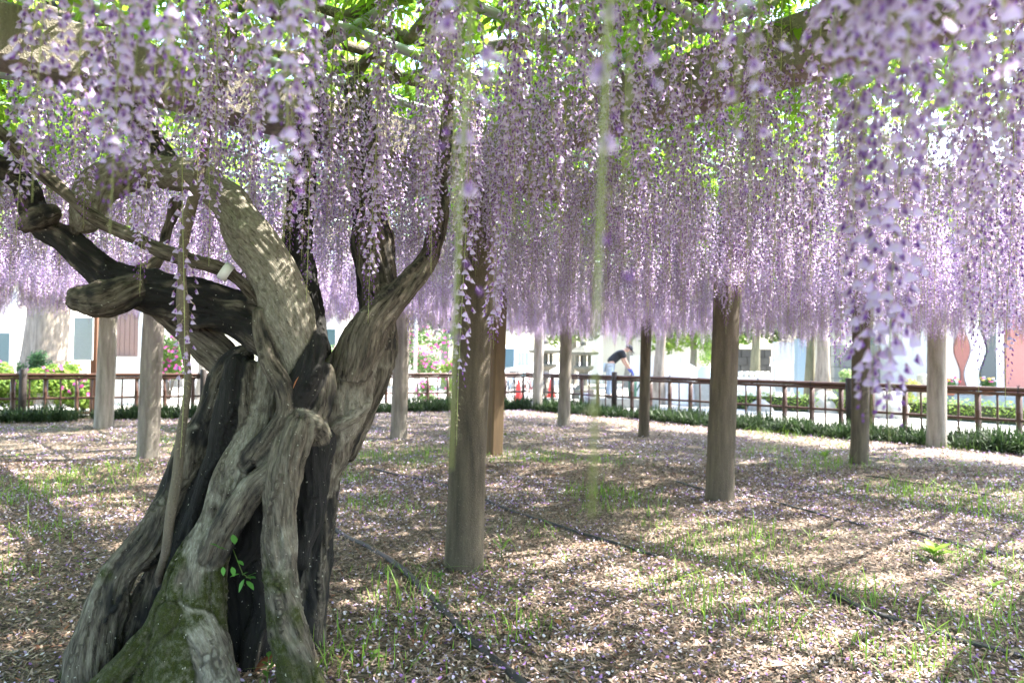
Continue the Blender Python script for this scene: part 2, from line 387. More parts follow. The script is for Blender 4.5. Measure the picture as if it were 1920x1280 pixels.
def catmull(pts, step=.035):
    """pts: (n,4) xyz+radius, dense smooth polyline"""
    pts = np.asarray(pts); P = np.concatenate([[2*pts[0]-pts[1]], pts, [2*pts[-1]-pts[-2]]]); out = []
    for i in range(1, len(P)-2):
        n = max(2, int(np.linalg.norm(P[i+1, :3]-P[i, :3])/step)); t = np.linspace(0, 1, n, endpoint=False)[:, None]
        a, b, c, d = P[i-1], P[i], P[i+1], P[i+2]
        out.append(.5*((2*b)+(-a+c)*t+(2*a-5*b+4*c-d)*t**2+(-a+3*b-3*c+d)*t**3))
    out.append(P[-2][None]); return np.concatenate(out)
def make_tree():
    import openvdb
    vox = .008; BGV = .05
    strands = []
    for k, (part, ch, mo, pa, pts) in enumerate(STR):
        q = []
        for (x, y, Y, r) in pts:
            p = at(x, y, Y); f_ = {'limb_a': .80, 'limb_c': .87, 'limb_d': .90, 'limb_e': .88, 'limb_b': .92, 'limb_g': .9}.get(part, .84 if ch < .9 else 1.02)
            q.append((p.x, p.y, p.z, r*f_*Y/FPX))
        s = catmull(q)
        # gnarl: wandering centre and swelling radius
        ns = np.stack([np.arange(len(s))*.13+k*9.1, np.full(len(s), .5), np.full(len(s), k*3.3)], 1)
        amp = np.minimum(.25*s[:, 3], .014)
        for a_ in range(3): s[:, a_] += (vnoise(ns*1.3+a_*31.7, 5)-.5)*2*amp
        s[:, 3] *= .88+.28*vnoise(ns*1.6+77, 6)
        strands.append(s)
    # rope-like veins wound round the thick strands
    veins = []; par = [(c, m, p) for (_, c, m, p, _) in STR]; own = [q[0] for q in STR]
    vr = random.Random(12)
    for k, s in enumerate(list(strands)):
        if STR[k][0] == 'trunk': nv = 5
        elif STR[k][0] in ('limb_d', 'limb_e', 'limb_b', 'limb_g'): nv = 4
        elif STR[k][0] in ('limb_a', 'limb_c'): nv = 3
        else: continue
        if s[:, 3].mean() < .04: continue
        T = np.gradient(s[:, :3], axis=0); T /= np.linalg.norm(T, axis=1)[:, None]+1e-9
        ref = np.array([.3, -.9, .25]); A = ref-T*(T@ref)[:, None]; A /= np.linalg.norm(A, axis=1)[:, None]; Bv = np.cross(T, A)
        n_ = len(s); tt = np.arange(n_)*.035
        for j in range(nv):
            i0 = vr.randint(0, max(1, n_//4)); i1 = n_-vr.randint(0, max(1, n_//4))
            if i1-i0 < 6: continue
            ph = 6.283*j/nv+vr.uniform(-.5, .5)+tt*vr.uniform(-1.2, 2.2)+1.2*(vnoise(np.stack([tt*4, tt*0+j, tt*0+k], 1), 8)-.5)*2
            sub = STR[k][0] in ('limb_a', 'limb_c')
            q = vr.uniform(.16, .30)*(.6 if sub else 1); off = (.93 if sub else .86)+.12*(vnoise(np.stack([tt*5, tt*0+j+7, tt*0+k], 1), 9)-.5)
            c = s[:, :3]+(A*np.cos(ph)[:, None]+Bv*np.sin(ph)[:, None])*(s[:, 3]*off)[:, None]
            rr_ = s[:, 3]*q*(.75+.5*vnoise(np.stack([tt*6, tt*0+j+3, tt*0+k], 1), 10)); env = np.clip(np.minimum(np.arange(n_)-i0, i1-1-np.arange(n_))/4, 0, 1)
            v = np.concatenate([c, (rr_*env)[:, None]], 1)[i0:i1]
            v[:, 3] = np.maximum(v[:, 3], .003)
            veins.append((k, v))
    nb = len(strands)
    for (k, v) in veins:
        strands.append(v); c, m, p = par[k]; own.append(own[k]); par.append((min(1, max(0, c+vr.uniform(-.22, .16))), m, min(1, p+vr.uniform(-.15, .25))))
    allp = np.concatenate(strands); lo = allp[:, :3].min(0)-.3; hi = allp[:, :3].max(0)+.3
    lo[2] = max(lo[2], -.12); dims = np.ceil((hi-lo)/vox).astype(int)
    D = np.full(dims, BGV, dtype=np.float32)
    for si, s in enumerate(strands):
        kk = .010 if si < nb else .007
        rm = s[:, 3].max()+BGV; L0 = np.maximum(((s[:, :3].min(0)-rm-lo)/vox).astype(int), 0); H0 = np.minimum(((s[:, :3].max(0)+rm-lo)/vox).astype(int)+2, dims)
        if (H0 <= L0).any(): continue
        S_ = np.full(H0-L0, 1.0, dtype=np.float32)
        for i in range(len(s)-1):
            a, b = s[i], s[i+1]; r = max(a[3], b[3])+BGV
            l = np.maximum(((np.minimum(a[:3], b[:3])-r-lo)/vox).astype(int), 0); h = np.minimum(((np.maximum(a[:3], b[:3])+r-lo)/vox).astype(int)+2, dims)
            if (h <= l).any(): continue
            gx = lo[0]+vox*np.arange(l[0], h[0], dtype=np.float32); gy = lo[1]+vox*np.arange(l[1], h[1], dtype=np.float32); gz = lo[2]+vox*np.arange(l[2], h[2], dtype=np.float32)
            ab = (b-a)[:3]; L2 = max(float(ab@ab), 1e-9)
            px, py, pz = gx[:, None, None]-a[0], gy[None, :, None]-a[1], gz[None, None, :]-a[2]
            t = np.clip((px*ab[0]+py*ab[1]+pz*ab[2])/L2, 0, 1)
            d = np.sqrt((px-t*ab[0])**2+(py-t*ab[1])**2+(pz-t*ab[2])**2)-(a[3]+t*(b[3]-a[3]))
            l = l-L0; h = h-L0; B = S_[l[0]:h[0], l[1]:h[1], l[2]:h[2]]; np.minimum(B, d, out=B)
        B = D[L0[0]:H0[0], L0[1]:H0[1], L0[2]:H0[2]]; hh = np.maximum(kk-np.abs(B-S_), 0)/kk
        D[L0[0]:H0[0], L0[1]:H0[1], L0[2]:H0[2]] = np.minimum(np.minimum(B, S_)-hh*hh*kk*.25, BGV)
    g = openvdb.FloatGrid(BGV); g.copyFromArray(D, tolerance=0.0); del D
    g.transform = openvdb.createLinearTransform(voxelSize=1.0)
    P, Q = g.convertToQuads(0.0); P = P.astype(np.float64)*vox+lo; Q = Q.astype(np.int64)
    # nearest strand, local frame
    best = np.full(len(P), 1e9); bs = np.zeros(len(P), int); bi = np.zeros(len(P), int)
    for k, s in enumerate(strands):
        l, h = s[:, :3].min(0)-.25, s[:, :3].max(0)+.25
        idx = np.where(((P > l) & (P < h)).all(1))[0]
        for c0 in range(0, len(idx), 20000):
            ii = idx[c0:c0+20000]; d = np.linalg.norm(P[ii][:, None]-s[None, :, :3], axis=2)-s[None, :, 3]
            j = d.argmin(1); dm = d[np.arange(len(ii)), j]; w = dm < best[ii]
            best[ii[w]] = dm[w]; bs[ii[w]] = k; bi[ii[w]] = j[w]
    grain = np.zeros_like(P)
    for k, s in enumerate(strands):
        m_ = np.where(bs == k)[0]
        if not len(m_): continue
        T = np.gradient(s[:, :3], axis=0); T /= np.linalg.norm(T, axis=1)[:, None]+1e-9
        arc = np.concatenate([[0], np.cumsum(np.linalg.norm(np.diff(s[:, :3], axis=0), axis=1))])
        ref = np.array([.3, -.9, .25]); A = ref-T*(T@ref)[:, None]; A /= np.linalg.norm(A, axis=1)[:, None]; Bv = np.cross(T, A)
        j = bi[m_]; dlt = P[m_]-s[j, :3]
        la = (dlt*A[j]).sum(1); lb = (dlt*Bv[j]).sum(1); ls = arc[j]+(dlt*T[j]).sum(1)
        tw = ls*1.6; ca, sa = np.cos(tw), np.sin(tw)                    # bark spirals round the strand
        grain[m_] = np.stack([la*ca-lb*sa+k*3.1, la*sa+lb*ca+k*1.7, ls+k*.77], 1)
    # normals
    def normals(P):
        n = np.zeros_like(P); fn = np.cross(P[Q[:, 2]]-P[Q[:, 0]], P[Q[:, 3]]-P[Q[:, 1]])
        for c in range(4): np.add.at(n, Q[:, c], fn)
        return n/(np.linalg.norm(n, axis=1)[:, None]+1e-12), fn
    n, fn = normals(P)
    ctr = np.zeros_like(P)
    for k, s in enumerate(strands):
        m_ = bs == k; ctr[m_] = s[bi[m_], :3]
    if ((P-ctr)*n).sum(1).mean() < 0: Q = Q[:, ::-1]; n = -n
    rad = np.array([s[:, 3].mean() for s in strands])[bs]
    big = np.clip(rad/.07, .35, 1.0)*np.where(np.array([q == 'limb_c' for q in own])[bs], .55, 1.0)
    smooth_b = .6
    g1 = grain*np.array([34, 34, 5.5]); g2 = grain*np.array([80, 80, 12])
    ridge = 1-np.abs(vnoise(g1, 11)*2-1); fine = vnoise(g2, 13)-.5
    lump = fbm(P*9, 3, 21)-.5
    disp = big*(.034*lump-.018*np.clip(1-ridge*1.5, 0, 1)+.008*(ridge-.5))+.011*fine*np.clip(big, .5, 1)-.004*smooth_b
    P = P+n*disp[:, None]
    prm = np.array(par)[bs]
    deg = np.zeros(len(P)); ed = np.concatenate([Q[:, [0, 1]], Q[:, [1, 2]], Q[:, [2, 3]], Q[:, [3, 0]]]); np.add.at(deg, ed[:, 0], 1)
    for _ in range(5):                     # let neighbouring strands run into each other
        acc = np.stack([np.bincount(ed[:, 0], weights=prm[ed[:, 1], c], minlength=len(P)) for c in range(3)], 1); prm = .4*prm+.6*acc/np.maximum(deg, 1)[:, None]
    # scorch (with painted hollow shade), moss and lichen masks with shapes of their own
    nz = fbm(P*7+5, 4, 41); nz2 = fbm(np.concatenate([grain[:, :2]*20, grain[:, 2:]*4], 1), 4, 51); nz3 = fbm(P*16, 4, 61)
    nzb = fbm(P*np.array([26, 26, 9]), 3, 66); nz2 = .65*nz2+.35*nzb
    char_shade = np.clip((prm[:, 0]*1.3-.9*nz2-.25*nz+.06)*7, 0, 1)
    moss = np.clip((prm[:, 1]*np.clip(1.15-P[:, 2]*1.15, 0, 1)*.92-.9*nz-.25*nz3+.10)*9, 0, 1)
    pale = np.clip((prm[:, 2]*.85-.75*nz3-.45*nz+.14)*5, 0, 1)
    col = np.stack([char_shade, moss, pale], 1)
    m, N, L, Pb = mat('wisteria_bark')
    ga = N.new('ShaderNodeAttribute'); ga.attribute_name = 'grain'; mp = N.new('ShaderNodeMapping'); mp.inputs['Scale'].default_value = (1, 1, .16)
    L.new(ga.outputs['Vector'], mp.inputs[0]); gv = mp.outputs[0]
    ca_ = N.new('ShaderNodeAttribute'); ca_.attribute_name = 'Col'; sp = N.new('ShaderNodeSeparateColor'); L.new(ca_.outputs['Color'], sp.inputs[0])
    n1 = noise(N, L, 60, 6, gv, .7); n2 = noise(N, L, 180, 4, gv, .7); n3 = noise(N, L, 45, 5, geo_pos(N, L), .7); n4 = noise(N, L, 260, 3, geo_pos(N, L))
    c = ramp(N, L, n1, [(.36, (.014, .011, .008)), (.44, (.07, .058, .044)), (.55, (.135, .115, .088)), (.70, (.23, .20, .155))])
    mp2 = N.new('ShaderNodeMapping'); mp2.inputs['Scale'].default_value = (1, 1, .38); L.new(ga.outputs['Vector'], mp2.inputs[0]); n5 = noise(N, L, 70, 7, mp2.outputs[0], .75)
    c2 = ramp(N, L, n5, [(.36, (.05, .043, .032)), (.44, (.17, .155, .12)), (.56, (.27, .25, .20)), (.70, (.42, .40, .335))])
    c = mixc(N, L, c, mixc(N, L, c2, (.16, .14, .11), ramp(N, L, n2, [(.35, g3(.75)), (.55, g3(0))])), sp.outputs[2])
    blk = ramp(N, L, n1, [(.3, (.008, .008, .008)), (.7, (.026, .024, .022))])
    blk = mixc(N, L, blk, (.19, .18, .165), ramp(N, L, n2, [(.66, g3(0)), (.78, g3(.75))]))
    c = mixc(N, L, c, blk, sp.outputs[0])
    ms = ramp(N, L, n4, [(.3, (.010, .013, .002)), (.6, (.036, .044, .004)), (.8, (.085, .095, .010))])
    mf = N.new('ShaderNodeMath'); mf.operation = 'MULTIPLY'; L.new(sp.outputs[1], mf.inputs[0]); L.new(ramp(N, L, n3, [(.45, g3(1)), (.72, g3(.35))]), mf.inputs[1])
    c = mixc(N, L, c, ms, mf.outputs[0])
    spk = ramp(N, L, noise(N, L, 70, 1, geo_pos(N, L)), [(.735, g3(0)), (.76, g3(.8))])
    c = mixc(N, L, c, (.42, .40, .33), spk)
    L.new(c, Pb.inputs['Base Color']); Pb.inputs['Roughness'].default_value = .88; Pb.inputs['Specular IOR Level'].default_value = .3
    bump(N, L, Pb, mixc(N, L, n1, n2, .5), .9, .014)
    M['bark'] = m
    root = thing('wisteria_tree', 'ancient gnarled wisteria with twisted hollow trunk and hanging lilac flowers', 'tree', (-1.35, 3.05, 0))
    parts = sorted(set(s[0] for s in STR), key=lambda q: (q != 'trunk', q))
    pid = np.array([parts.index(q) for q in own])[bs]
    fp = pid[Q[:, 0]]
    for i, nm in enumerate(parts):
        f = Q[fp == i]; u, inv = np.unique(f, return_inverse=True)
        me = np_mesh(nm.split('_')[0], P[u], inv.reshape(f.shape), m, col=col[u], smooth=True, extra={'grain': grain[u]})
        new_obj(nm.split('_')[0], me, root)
    # slim pale stem rising beside the trunk
    q = [(300,1120,3.24,10),(303,1085,3.12,10),(307,1050,3.02,10),(318,960,2.965,11),(336,860,2.96,10),(349,720,2.95,10),(346,600,2.94,11),(347,480,2.94,12),(362,370,2.94,11),(390,230,2.95,10),(413,150,2.95,11),(436,50,2.98,11),(450,-60,3.05,10)]
    s = catmull([(*at(x, y, Y), r*Y/FPX) for (x, y, Y, r) in q], .04)
    ns = np.stack([np.arange(len(s))*.2, np.zeros(len(s)), np.zeros(len(s))], 1)
    s[:, 3] *= .72+.5*vnoise(ns*1.7, 3)
    for a_ in range(2): s[:, a_] += (vnoise(ns+9*a_, 8)-.5)*.034
    MB().tube([Vector(p[:3]) for p in s], list(s[:, 3]*.85), 10).build('stem', M['stem_bark'], root)
    # vine branches lying on the trellis
    rr = random.Random(3)
    ends = [at(850,110,3.55), at(670,170,3.75), at(80,-40,3.5), at(-150,200,2.85), at(590,170,3.6), at(450,-60,3.05)]
    for k in range(15):
        p = Vector(ends[k % 6]); p.z = 2.9; an = k*2.4+rr.uniform(-.5, .5); pts = []; rad = []
        ln = rr.uniform(2.5, 7)
        if k < 6: pts.append(Vector(ends[k])); rad.append(.03)
        n_ = int(ln/.25)
        for i in range(n_):
            pts.append(Vector((p.x, p.y, 2.93+rr.uniform(-.04, .05)))); rad.append(.03*(1-.7*i/n_))
            an += rr.uniform(-.45, .45); p += Vector((math.cos(an), math.sin(an), 0))*.25
        if inside([(pts[-1].x, pts[-1].y)])[0] < .5: continue
        MB().tube(pts, rad, 8).build('vine', M['stem_bark'], root)
    return root
M['stem_bark'] = concrete_post('stem_bark', (.20, .165, .12), (.07, .055, .04), .1)
TREE = make_tree()

# ------------------------------------------------------------------ pergola
ZB, BH, BW = 2.55, .24, .20
def make_pergola():
    root = thing('pergola', 'wisteria pergola of round concrete posts, concrete beams and metal pipes', 'pergola', (PA.x, PA.y, 0))
    posts = [  # photo base x, y, width px, lean (px of top relative to base), material, kind
        (869,1060,70,.030,'post_dark','round'), (1349,938,50,.035,'post_dark','round'), (1611,868,31,.02,'post_dark','round'), (1207,817,20,.02,'post_dark','round'),
        (747,822,30,.02,'post_grey','round'), (925,853,33,.02,'post_brown','square'), (1057,796,23,.02,'post_grey','round'), (194,802,32,.02,'post_pale','round'),
        (277,857,38,.02,'post_grey','round'), (1756,838,33,.01,'post_pale','round'), (1007,768,19,.02,'post_pale','round'), (594,800,16,.02,'post_pale','round')]
    for k, (x, y, w, lean, mt, kind) in enumerate(posts):
        b = gr(x, y); r = w*b.y/FPX/2; top = b+Vector((lean*2.55, 0, ZB+.02))
        mb = MB()
        if kind == 'square':
            n = 8; V = []; rz = R(38)
            prof = [(-1, -.8), (-.8, -1), (.8, -1), (1, -.8), (1, .8), (.8, 1), (-.8, 1), (-1, .8)]
            for i in range(13):
                t = i/12; c = b.lerp(top, t)+Vector((0, 0, -.05*(1-t)))
                for (px_, py_) in prof:
                    q = r*.82*(1+random.uniform(-.015, .015)); V.append((c.x+(px_*math.cos(rz)-py_*math.sin(rz))*q, c.y+(px_*math.sin(rz)+py_*math.cos(rz))*q, c.z))
            F = [[i*8+j, i*8+(j+1) % 8, (i+1)*8+(j+1) % 8, (i+1)*8+j] for i in range(12) for j in range(8)]
            mb.add(V, F, smooth=False)
        else:
            n = 40; m_ = 44; V = []; hs = [vnoise(np.array([[k*7.7, i*.25, 0]]), 4)[0] for i in range(m_)]
            for i in range(m_):
                t = i/(m_-1); c = b.lerp(top, t)+Vector((0, 0, -.06*(1-t)))
                for j in range(n):
                    th = 2*math.pi*j/n
                    V.append((math.cos(th), math.sin(th), c.z, c.x, c.y, t))
            V = np.array(V); nn = fbm(np.stack([V[:, 0]*1.5+k*5, V[:, 1]*1.5, V[:, 2]*1.6], 1), 3, 7)-.5
            n2 = fbm(np.stack([V[:, 0]*6+k*5, V[:, 1]*6, V[:, 2]*1.5], 1), 2, 9)-.5
            rr = r*(1+.10*nn+.07*n2+.07*np.exp(-V[:, 2]*7)-.03*V[:, 5])
            W = np.stack([V[:, 3]+V[:, 0]*rr, V[:, 4]+V[:, 1]*rr, V[:, 2]], 1)
            F = [[i*n+j, i*n+(j+1) % n, (i+1)*n+(j+1) % n, (i+1)*n+j] for i in range(m_-1) for j in range(n)]
            mb.add(W, F)
        o = mb.build('post', M[mt], root)
        if kind == 'square': o['label'] = 'square brown timber post'
    def beam(a, b, z, w, h):
        d = (b-a); L_ = d.length; d.normalize(); s = Vector((-d.y, d.x, 0)); n = int(L_/.4)+1
        V = []; bv = .015
        prof = [(-w/2, -h/2+bv), (-w/2+bv, -h/2), (w/2-bv, -h/2), (w/2, -h/2+bv), (w/2, h/2-bv), (w/2-bv, h/2), (-w/2+bv, h/2), (-w/2, h/2-bv)]
        for i in range(n+1):
            c = a+d*(L_*i/n)
            for (p, q) in prof:
                V.append(c+s*(p+random.uniform(-.003, .003))+Vector((0, 0, z+q+random.uniform(-.003, .003))))
        F = [[i*8+j, (i+1)*8+j, (i+1)*8+(j+1) % 8, i*8+(j+1) % 8] for i in range(n) for j in range(8)]
        F += [list(range(8)), list(range(n*8, n*8+8))[::-1]]
        MB().add(V, F, smooth=False).build('beam', M['beam'], root)
    for u in (-3.1, 0, 3.1, 6.2, 9.3):
        v1 = {9.3: 9.2, 6.2: 10.5}.get(u, 11.2)
        beam(uv(u, -5.5), uv(u, v1), ZB+BH/2+.004, BW, BH)
    for v in (-3.5, 0, 3.45, 6.9, 10.3):
        beam(uv(-6.5, v), uv(9.6 if v < 9 else 7.5, v), ZB+BH/2-.002, BW*.98, BH*.99)
    def pipe(f, t0, t1, z):
        ts = np.arange(t0, t1, .25); P = np.array([f(t)[:2] for t in ts]); k = inside(P) > .7; k &= P[:, 1] > -1.5
        if k.sum() < 4: return
        ts = ts[k]; MB().tube([f(t)+Vector((0, 0, z+.006*math.sin(t*3))) for t in (ts[0], .5*(ts[0]+ts[-1]), ts[-1])], .024, 10).build('pipe', M['pipe'], root)
    for i in range(28): pipe(lambda t, v=-4.2+i*.57: uv(t, v), -8, 11, ZB+BH+.028)
    for i in range(15): pipe(lambda t, u=-6.2+i*1.15+.35: uv(u, t), -6, 12, ZB+BH+.078)
    return root
PERG = make_pergola()
# ------------------------------------------------------------------ wisteria racemes
C_PALE = np.array([.76, .64, .92]); C_EDGE = np.array([.54, .36, .80]); C_KEEL = np.array([.23, .065, .42]); C_PINK = np.array([.55, .25, .42])
C_STEM = np.array([.42, .47, .20]); C_SPENT = np.array([.55, .50, .38]); C_YEL = np.array([.80, .76, .35])
def flower(mb, st, base, out, size, rr, bud=False):
    """one floret hanging from the end of its stalk; 'out' points away from the raceme axis"""
    dn = (Vector((0, 0, -1))+out*rr.uniform(.05, .5)+Vector((rr.uniform(-.3, .3), rr.uniform(-.3, .3), 0))).normalized()
    sd = dn.cross(out).normalized(); fr = sd.cross(dn).normalized()
    if fr.dot(out) < 0: fr = -fr
    tone = rr.uniform(.85, 1.12)
    if bud:
        w = size*.22; p0 = base; p1 = base+dn*size*.5; p2 = base+dn*size
        V = [p0]+[p1+sd*w, p1+fr*w, p1-sd*w, p1-fr*w]+[p2]
        F = [[0, 2, 1], [0, 3, 2], [0, 4, 3], [0, 1, 4], [5, 1, 2], [5, 2, 3], [5, 3, 4], [5, 4, 1]]
        mb.add(V, F, np.stack([C_PINK*.7]+[C_KEEL*1.15+.05]*4+[C_KEEL*1.3+.08])*tone); return
    s = size
    # calyx
    V = [base+dn*(-.02*s)]+[base+dn*s*.18+sd*math.cos(a)*s*.13+fr*math.sin(a)*s*.13 for a in (0, 2.1, 4.2)]
    mb.add(V, [[0, 1, 2], [0, 2, 3], [0, 3, 1]], np.stack([C_PINK*.9]*4))
    # standard: broad cupped petal on the outer side
    V = []; C = []
    flare = rr.uniform(.15, .6)
    for (t, w, o) in ((.10, .12, .08), (.42, .34, .20), (.80, .56, .22+flare*.2), (1.02, .46, .22+flare*.42)):
        for k in (-1, 0, 1):
            cup = -abs(k)*w*.6
            V.append(base+dn*s*t+sd*(k*w*s)+fr*s*(o+cup))
            c = C_PALE*.9+C_EDGE*.1 if k == 0 else C_PALE*.55+C_EDGE*.45
            if t < .2: c = C_PINK*.55+C_EDGE*.45
            elif t < .6: c = c*.6+C_EDGE*.4
            elif t > 1: c = c*.75+.22
            if k == 0 and .3 < t < .6: c = C_PALE*.75+C_YEL*.25
            C.append(c*tone)
    F = [[i*3+k, i*3+k+1, (i+1)*3+k+1, (i+1)*3+k] for i in range(3) for k in range(2)]
    mb.add(V, F, np.stack(C))
    # wings and keel: slim purple boat on the inner side
    w = .2*s; p0 = base+dn*s*.15-fr*s*.03; p1 = base+dn*s*.55-fr*s*.16; p2 = base+dn*s*(.92)-fr*s*.02
    V = [p0]+[p1+sd*w, p1+fr*w, p1-sd*w, p1-fr*w]+[p2]
    F = [[0, 2, 1], [0, 3, 2], [0, 4, 3], [0, 1, 4], [5, 1, 2], [5, 2, 3], [5, 3, 4], [5, 4, 1]]
    kc = rr.uniform(.8, 1.5)
    mb.add(V, F, np.stack([C_EDGE, C_KEEL*kc, C_KEEL*kc, C_KEEL*kc, C_EDGE*.7, C_KEEL*1.2])*tone)

def raceme(L_, seed, spent=.15, bare=.1, dens=1.0, tipbare=.06, fat=1.0, big=1.0, tap=.72):
    """returns blossoms, stem; hangs from the origin down to -L"""
    rr = random.Random(seed); bl = MB(); st = MB()
    wob = [(rr.uniform(-1, 1), rr.uniform(-1, 1)) for _ in range(3)]
    def axis(t):
        x = sum(wob[k][0]*math.sin(t*(2+k*2.2)+k) for k in range(3))*.008*L_-sum(wob[k][0]*math.sin(k) for k in range(3))*.008*L_
        y = sum(wob[k][1]*math.sin(t*(2+k*2.2)+k) for k in range(3))*.008*L_-sum(wob[k][1]*math.sin(k) for k in range(3))*.008*L_
        return Vector((x, y, -t*L_))
    n = 12
    st.tube([axis(i/n) for i in range(n+1)], [(.0024-.0016*i/n)*fat for i in range(n+1)], 4, col=C_STEM)
    z = bare*L_; ph = rr.uniform(0, 6)
    while z < L_*(1-.015):
        t = z/L_; b = axis(t); ph += 2.4+rr.uniform(-.5, .5)
        out = Vector((math.cos(ph), math.sin(ph), 0)); u = max(0, (t-tap)/(1-tap))     # taper to the tip
        pl = (.034+rr.uniform(-.008, .010))*(1-.8*u); sz = big*(.0195+rr.uniform(-.0025, .0025))*(1-.72*u)
        mid = b+out*pl*.6+Vector((0, 0, pl*.10)); end = b+out*pl*.98-Vector((0, 0, pl*.22))
        isspent = t < bare+spent*rr.uniform(.6, 1.3) and rr.random() < .85
        wS = .0007
        sdv = Vector((-out.y, out.x, 0))*wS*1.2; up = Vector((0, 0, wS))
        pc = C_STEM*.8+C_PINK*.3
        st.add([b+sdv, b-sdv, mid+sdv, mid-sdv, end+sdv*.8, end-sdv*.8, mid+up*1.5], [[0, 1, 3, 2], [2, 3, 5, 4], [2, 6, 3]], pc)
        if t > 1-tipbare: pass
        elif isspent:
            if rr.random() < .6: flower(bl, st, end, out, sz*.45, rr, True); bl.c[-6:] = [tuple(C_SPENT*rr.uniform(.7, 1.1))]*6
        elif u > .45: flower(bl, st, end, out, sz*1.0, rr, True)
        else: flower(bl, st, end, out, sz, rr)
        z += (.0058+rr.uniform(-.0015, .0022)-.0015*u)/dens
    return bl, st, axis(1.0)
RV = []                                    # variants: (length, blossoms mesh, stem mesh, joined object)
RCOLL = bpy.data.collections.new('raceme_variants')
def add_variant(L_, seed, **kw):
    bl, st, tip = raceme(L_, seed, **kw); b = bl.mesh('blossoms', M['petal']); s = st.mesh('raceme_stem', M['petal'])
    jn = MB(); jn.add(bl.v, bl.f, np.array(bl.c)); jn.add(st.v, st.f, np.array(st.c))
    o = bpy.data.objects.new('variant_%02d' % len(RV), jn.mesh('raceme', M['petal'])); RCOLL.objects.link(o)
    RV.append((L_, b, s, tip)); return len(RV)-1
for k, L_ in enumerate((.50, .60, .68, .75, .82, .88, .95, 1.0, 1.08, 1.16, 1.26, 1.38)):
    add_variant(L_, 100+k, spent=.12+.10*((k*7) % 5)/5, bare=.05+.05*((k*3) % 4)/4, dens=.9+.25*((k*5) % 3)/2)
NGEN = len(RV)
V_LONG = add_variant(1.72, 300, spent=.08, bare=.05, dens=.62, tipbare=.16)
V_LONG2 = add_variant(1.60, 301, spent=.06, bare=.05, dens=.75, tipbare=.12)
V_BARE = add_variant(1.60, 302, spent=.9, bare=.2, dens=.35, tipbare=.05, fat=1.9)
V_SPARSE = add_variant(.80, 305, spent=.1, bare=.05, dens=.22)
V_FULL = add_variant(1.55, 303, spent=.02, bare=.03, dens=1.05, tipbare=.02, big=1.12, tap=.90)
V_FULL2 = add_variant(1.30, 304, spent=.02, bare=.03, dens=1.05, tipbare=.03, big=1.1, tap=.88)

ZH = 2.80                                  # height the racemes hang from
def bottom(X): return np.clip(1.88-.045*X, 1.64, 2.12)
def scatter_racemes():
    # candidate spots: jittered grid over the pergola
    g = np.arange(-12, 14, .195); X, Y = np.meshgrid(g, np.arange(-.6, 20, .195)); P = np.stack([X.ravel(), Y.ravel()], 1)
    P += rng.uniform(-.13, .13, P.shape)
    ins = inside(P); dist = np.hypot(P[:, 0], P[:, 1]); ang = np.degrees(np.arctan2(P[:, 0], P[:, 1]))
    keep = (ins > .8) & (P[:, 1] > .8) & (np.abs(ang) < 50)
    clump = fbm(p3(P*1.3), 2, 77)
    keep &= clump > np.where(dist < 3.2, .33, .26)
    keep &= rng.random(len(P)) < np.clip(.30+.38*(dist-.9), .2, 1.0)*np.where((P[:, 0] < -.35) & (P[:, 1] < 2.9), .6, 1.0)
    keep &= ~((dist < 1.75) & (np.abs(ang) < 26) & (rng.random(len(P)) < .75))
    P = P[keep]; n = len(P)
    zb = bottom(P[:, 0])+rng.normal(0, .11, n)+.10*(fbm(p3(P*.8), 2, 31)-.5)
    ln = np.clip(ZH-zb, .48, 1.4)
    Ls = np.array([v[0] for v in RV[:NGEN]]); idx = np.abs(ln[:, None]-Ls[None]).argmin(1); idx = np.clip(idx+rng.integers(-1, 2, n), 0, NGEN-1)
    sc = ln/Ls[idx]; sc = np.clip(sc, .85, 1.15)
    z = ZH+rng.uniform(-.03, .05, n)
    lean = .02
    rot = np.stack([rng.normal(0, .015, n), lean+rng.normal(0, .015, n), rng.uniform(0, 6.28, n)], 1)
    # intrinsic z-rotation first, then a slight lean
    pts = np.concatenate([P, z[:, None]], 1)
    return pts, rot, np.repeat(sc[:, None], 3, 1), idx
def hero(x, y, Y, var, sc=1.0):
    """a raceme whose tip shows at the photo pixel, hanging at depth Y"""
    tip = at(x, y, Y); o = RV[var][3]*sc; return (tip.x+.02*RV[var][0]*sc-o.x, tip.y-o.y, tip.z+RV[var][0]*sc, var, sc)
HERO = [hero(338,858,2.30,V_LONG), hero(856,835,2.25,V_LONG2), hero(1110,968,.46,V_BARE,.95), hero(846,880,.62,V_BARE,.95),
        hero(1632,815,1.18,V_FULL,.92), hero(1668,832,1.15,V_FULL2), hero(262,556,2.45,7), hero(574,568,2.4,9), hero(690,606,2.55,10), hero(925,655,2.9,V_FULL2),
        hero(205,455,1.05,4), hero(238,430,1.15,5,.9), hero(530,455,1.0,2), hero(545,300,1.3,3), hero(770,690,6.2,9), hero(700,505,2.7,9),
        hero(850,430,.66,V_SPARSE), hero(1175,390,.55,V_SPARSE,.8), hero(1380,390,.72,V_SPARSE), hero(1405,470,.8,V_SPARSE,.9),
        hero(1600,420,.95,5), hero(1660,330,.75,3), hero(1740,470,1.0,6), hero(1810,640,1.35,9), hero(1870,560,1.2,8), hero(1780,380,.85,4), hero(1880,300,.7,2), hero(1560,300,.85,3),
        hero(1700,250,.68,1), hero(1835,735,2.2,10), hero(1885,765,2.4,11), hero(1520,520,1.9,8), hero(1450,560,2.6,9), hero(1575,700,3.0,V_FULL2), hero(1500,640,3.4,11),
        hero(60,380,1.25,5), hero(140,300,1.35,4), hero(330,270,1.3,3), hero(470,250,1.35,4), hero(400,330,1.8,6), hero(30,470,2.0,8), hero(310,230,1.0,2)]
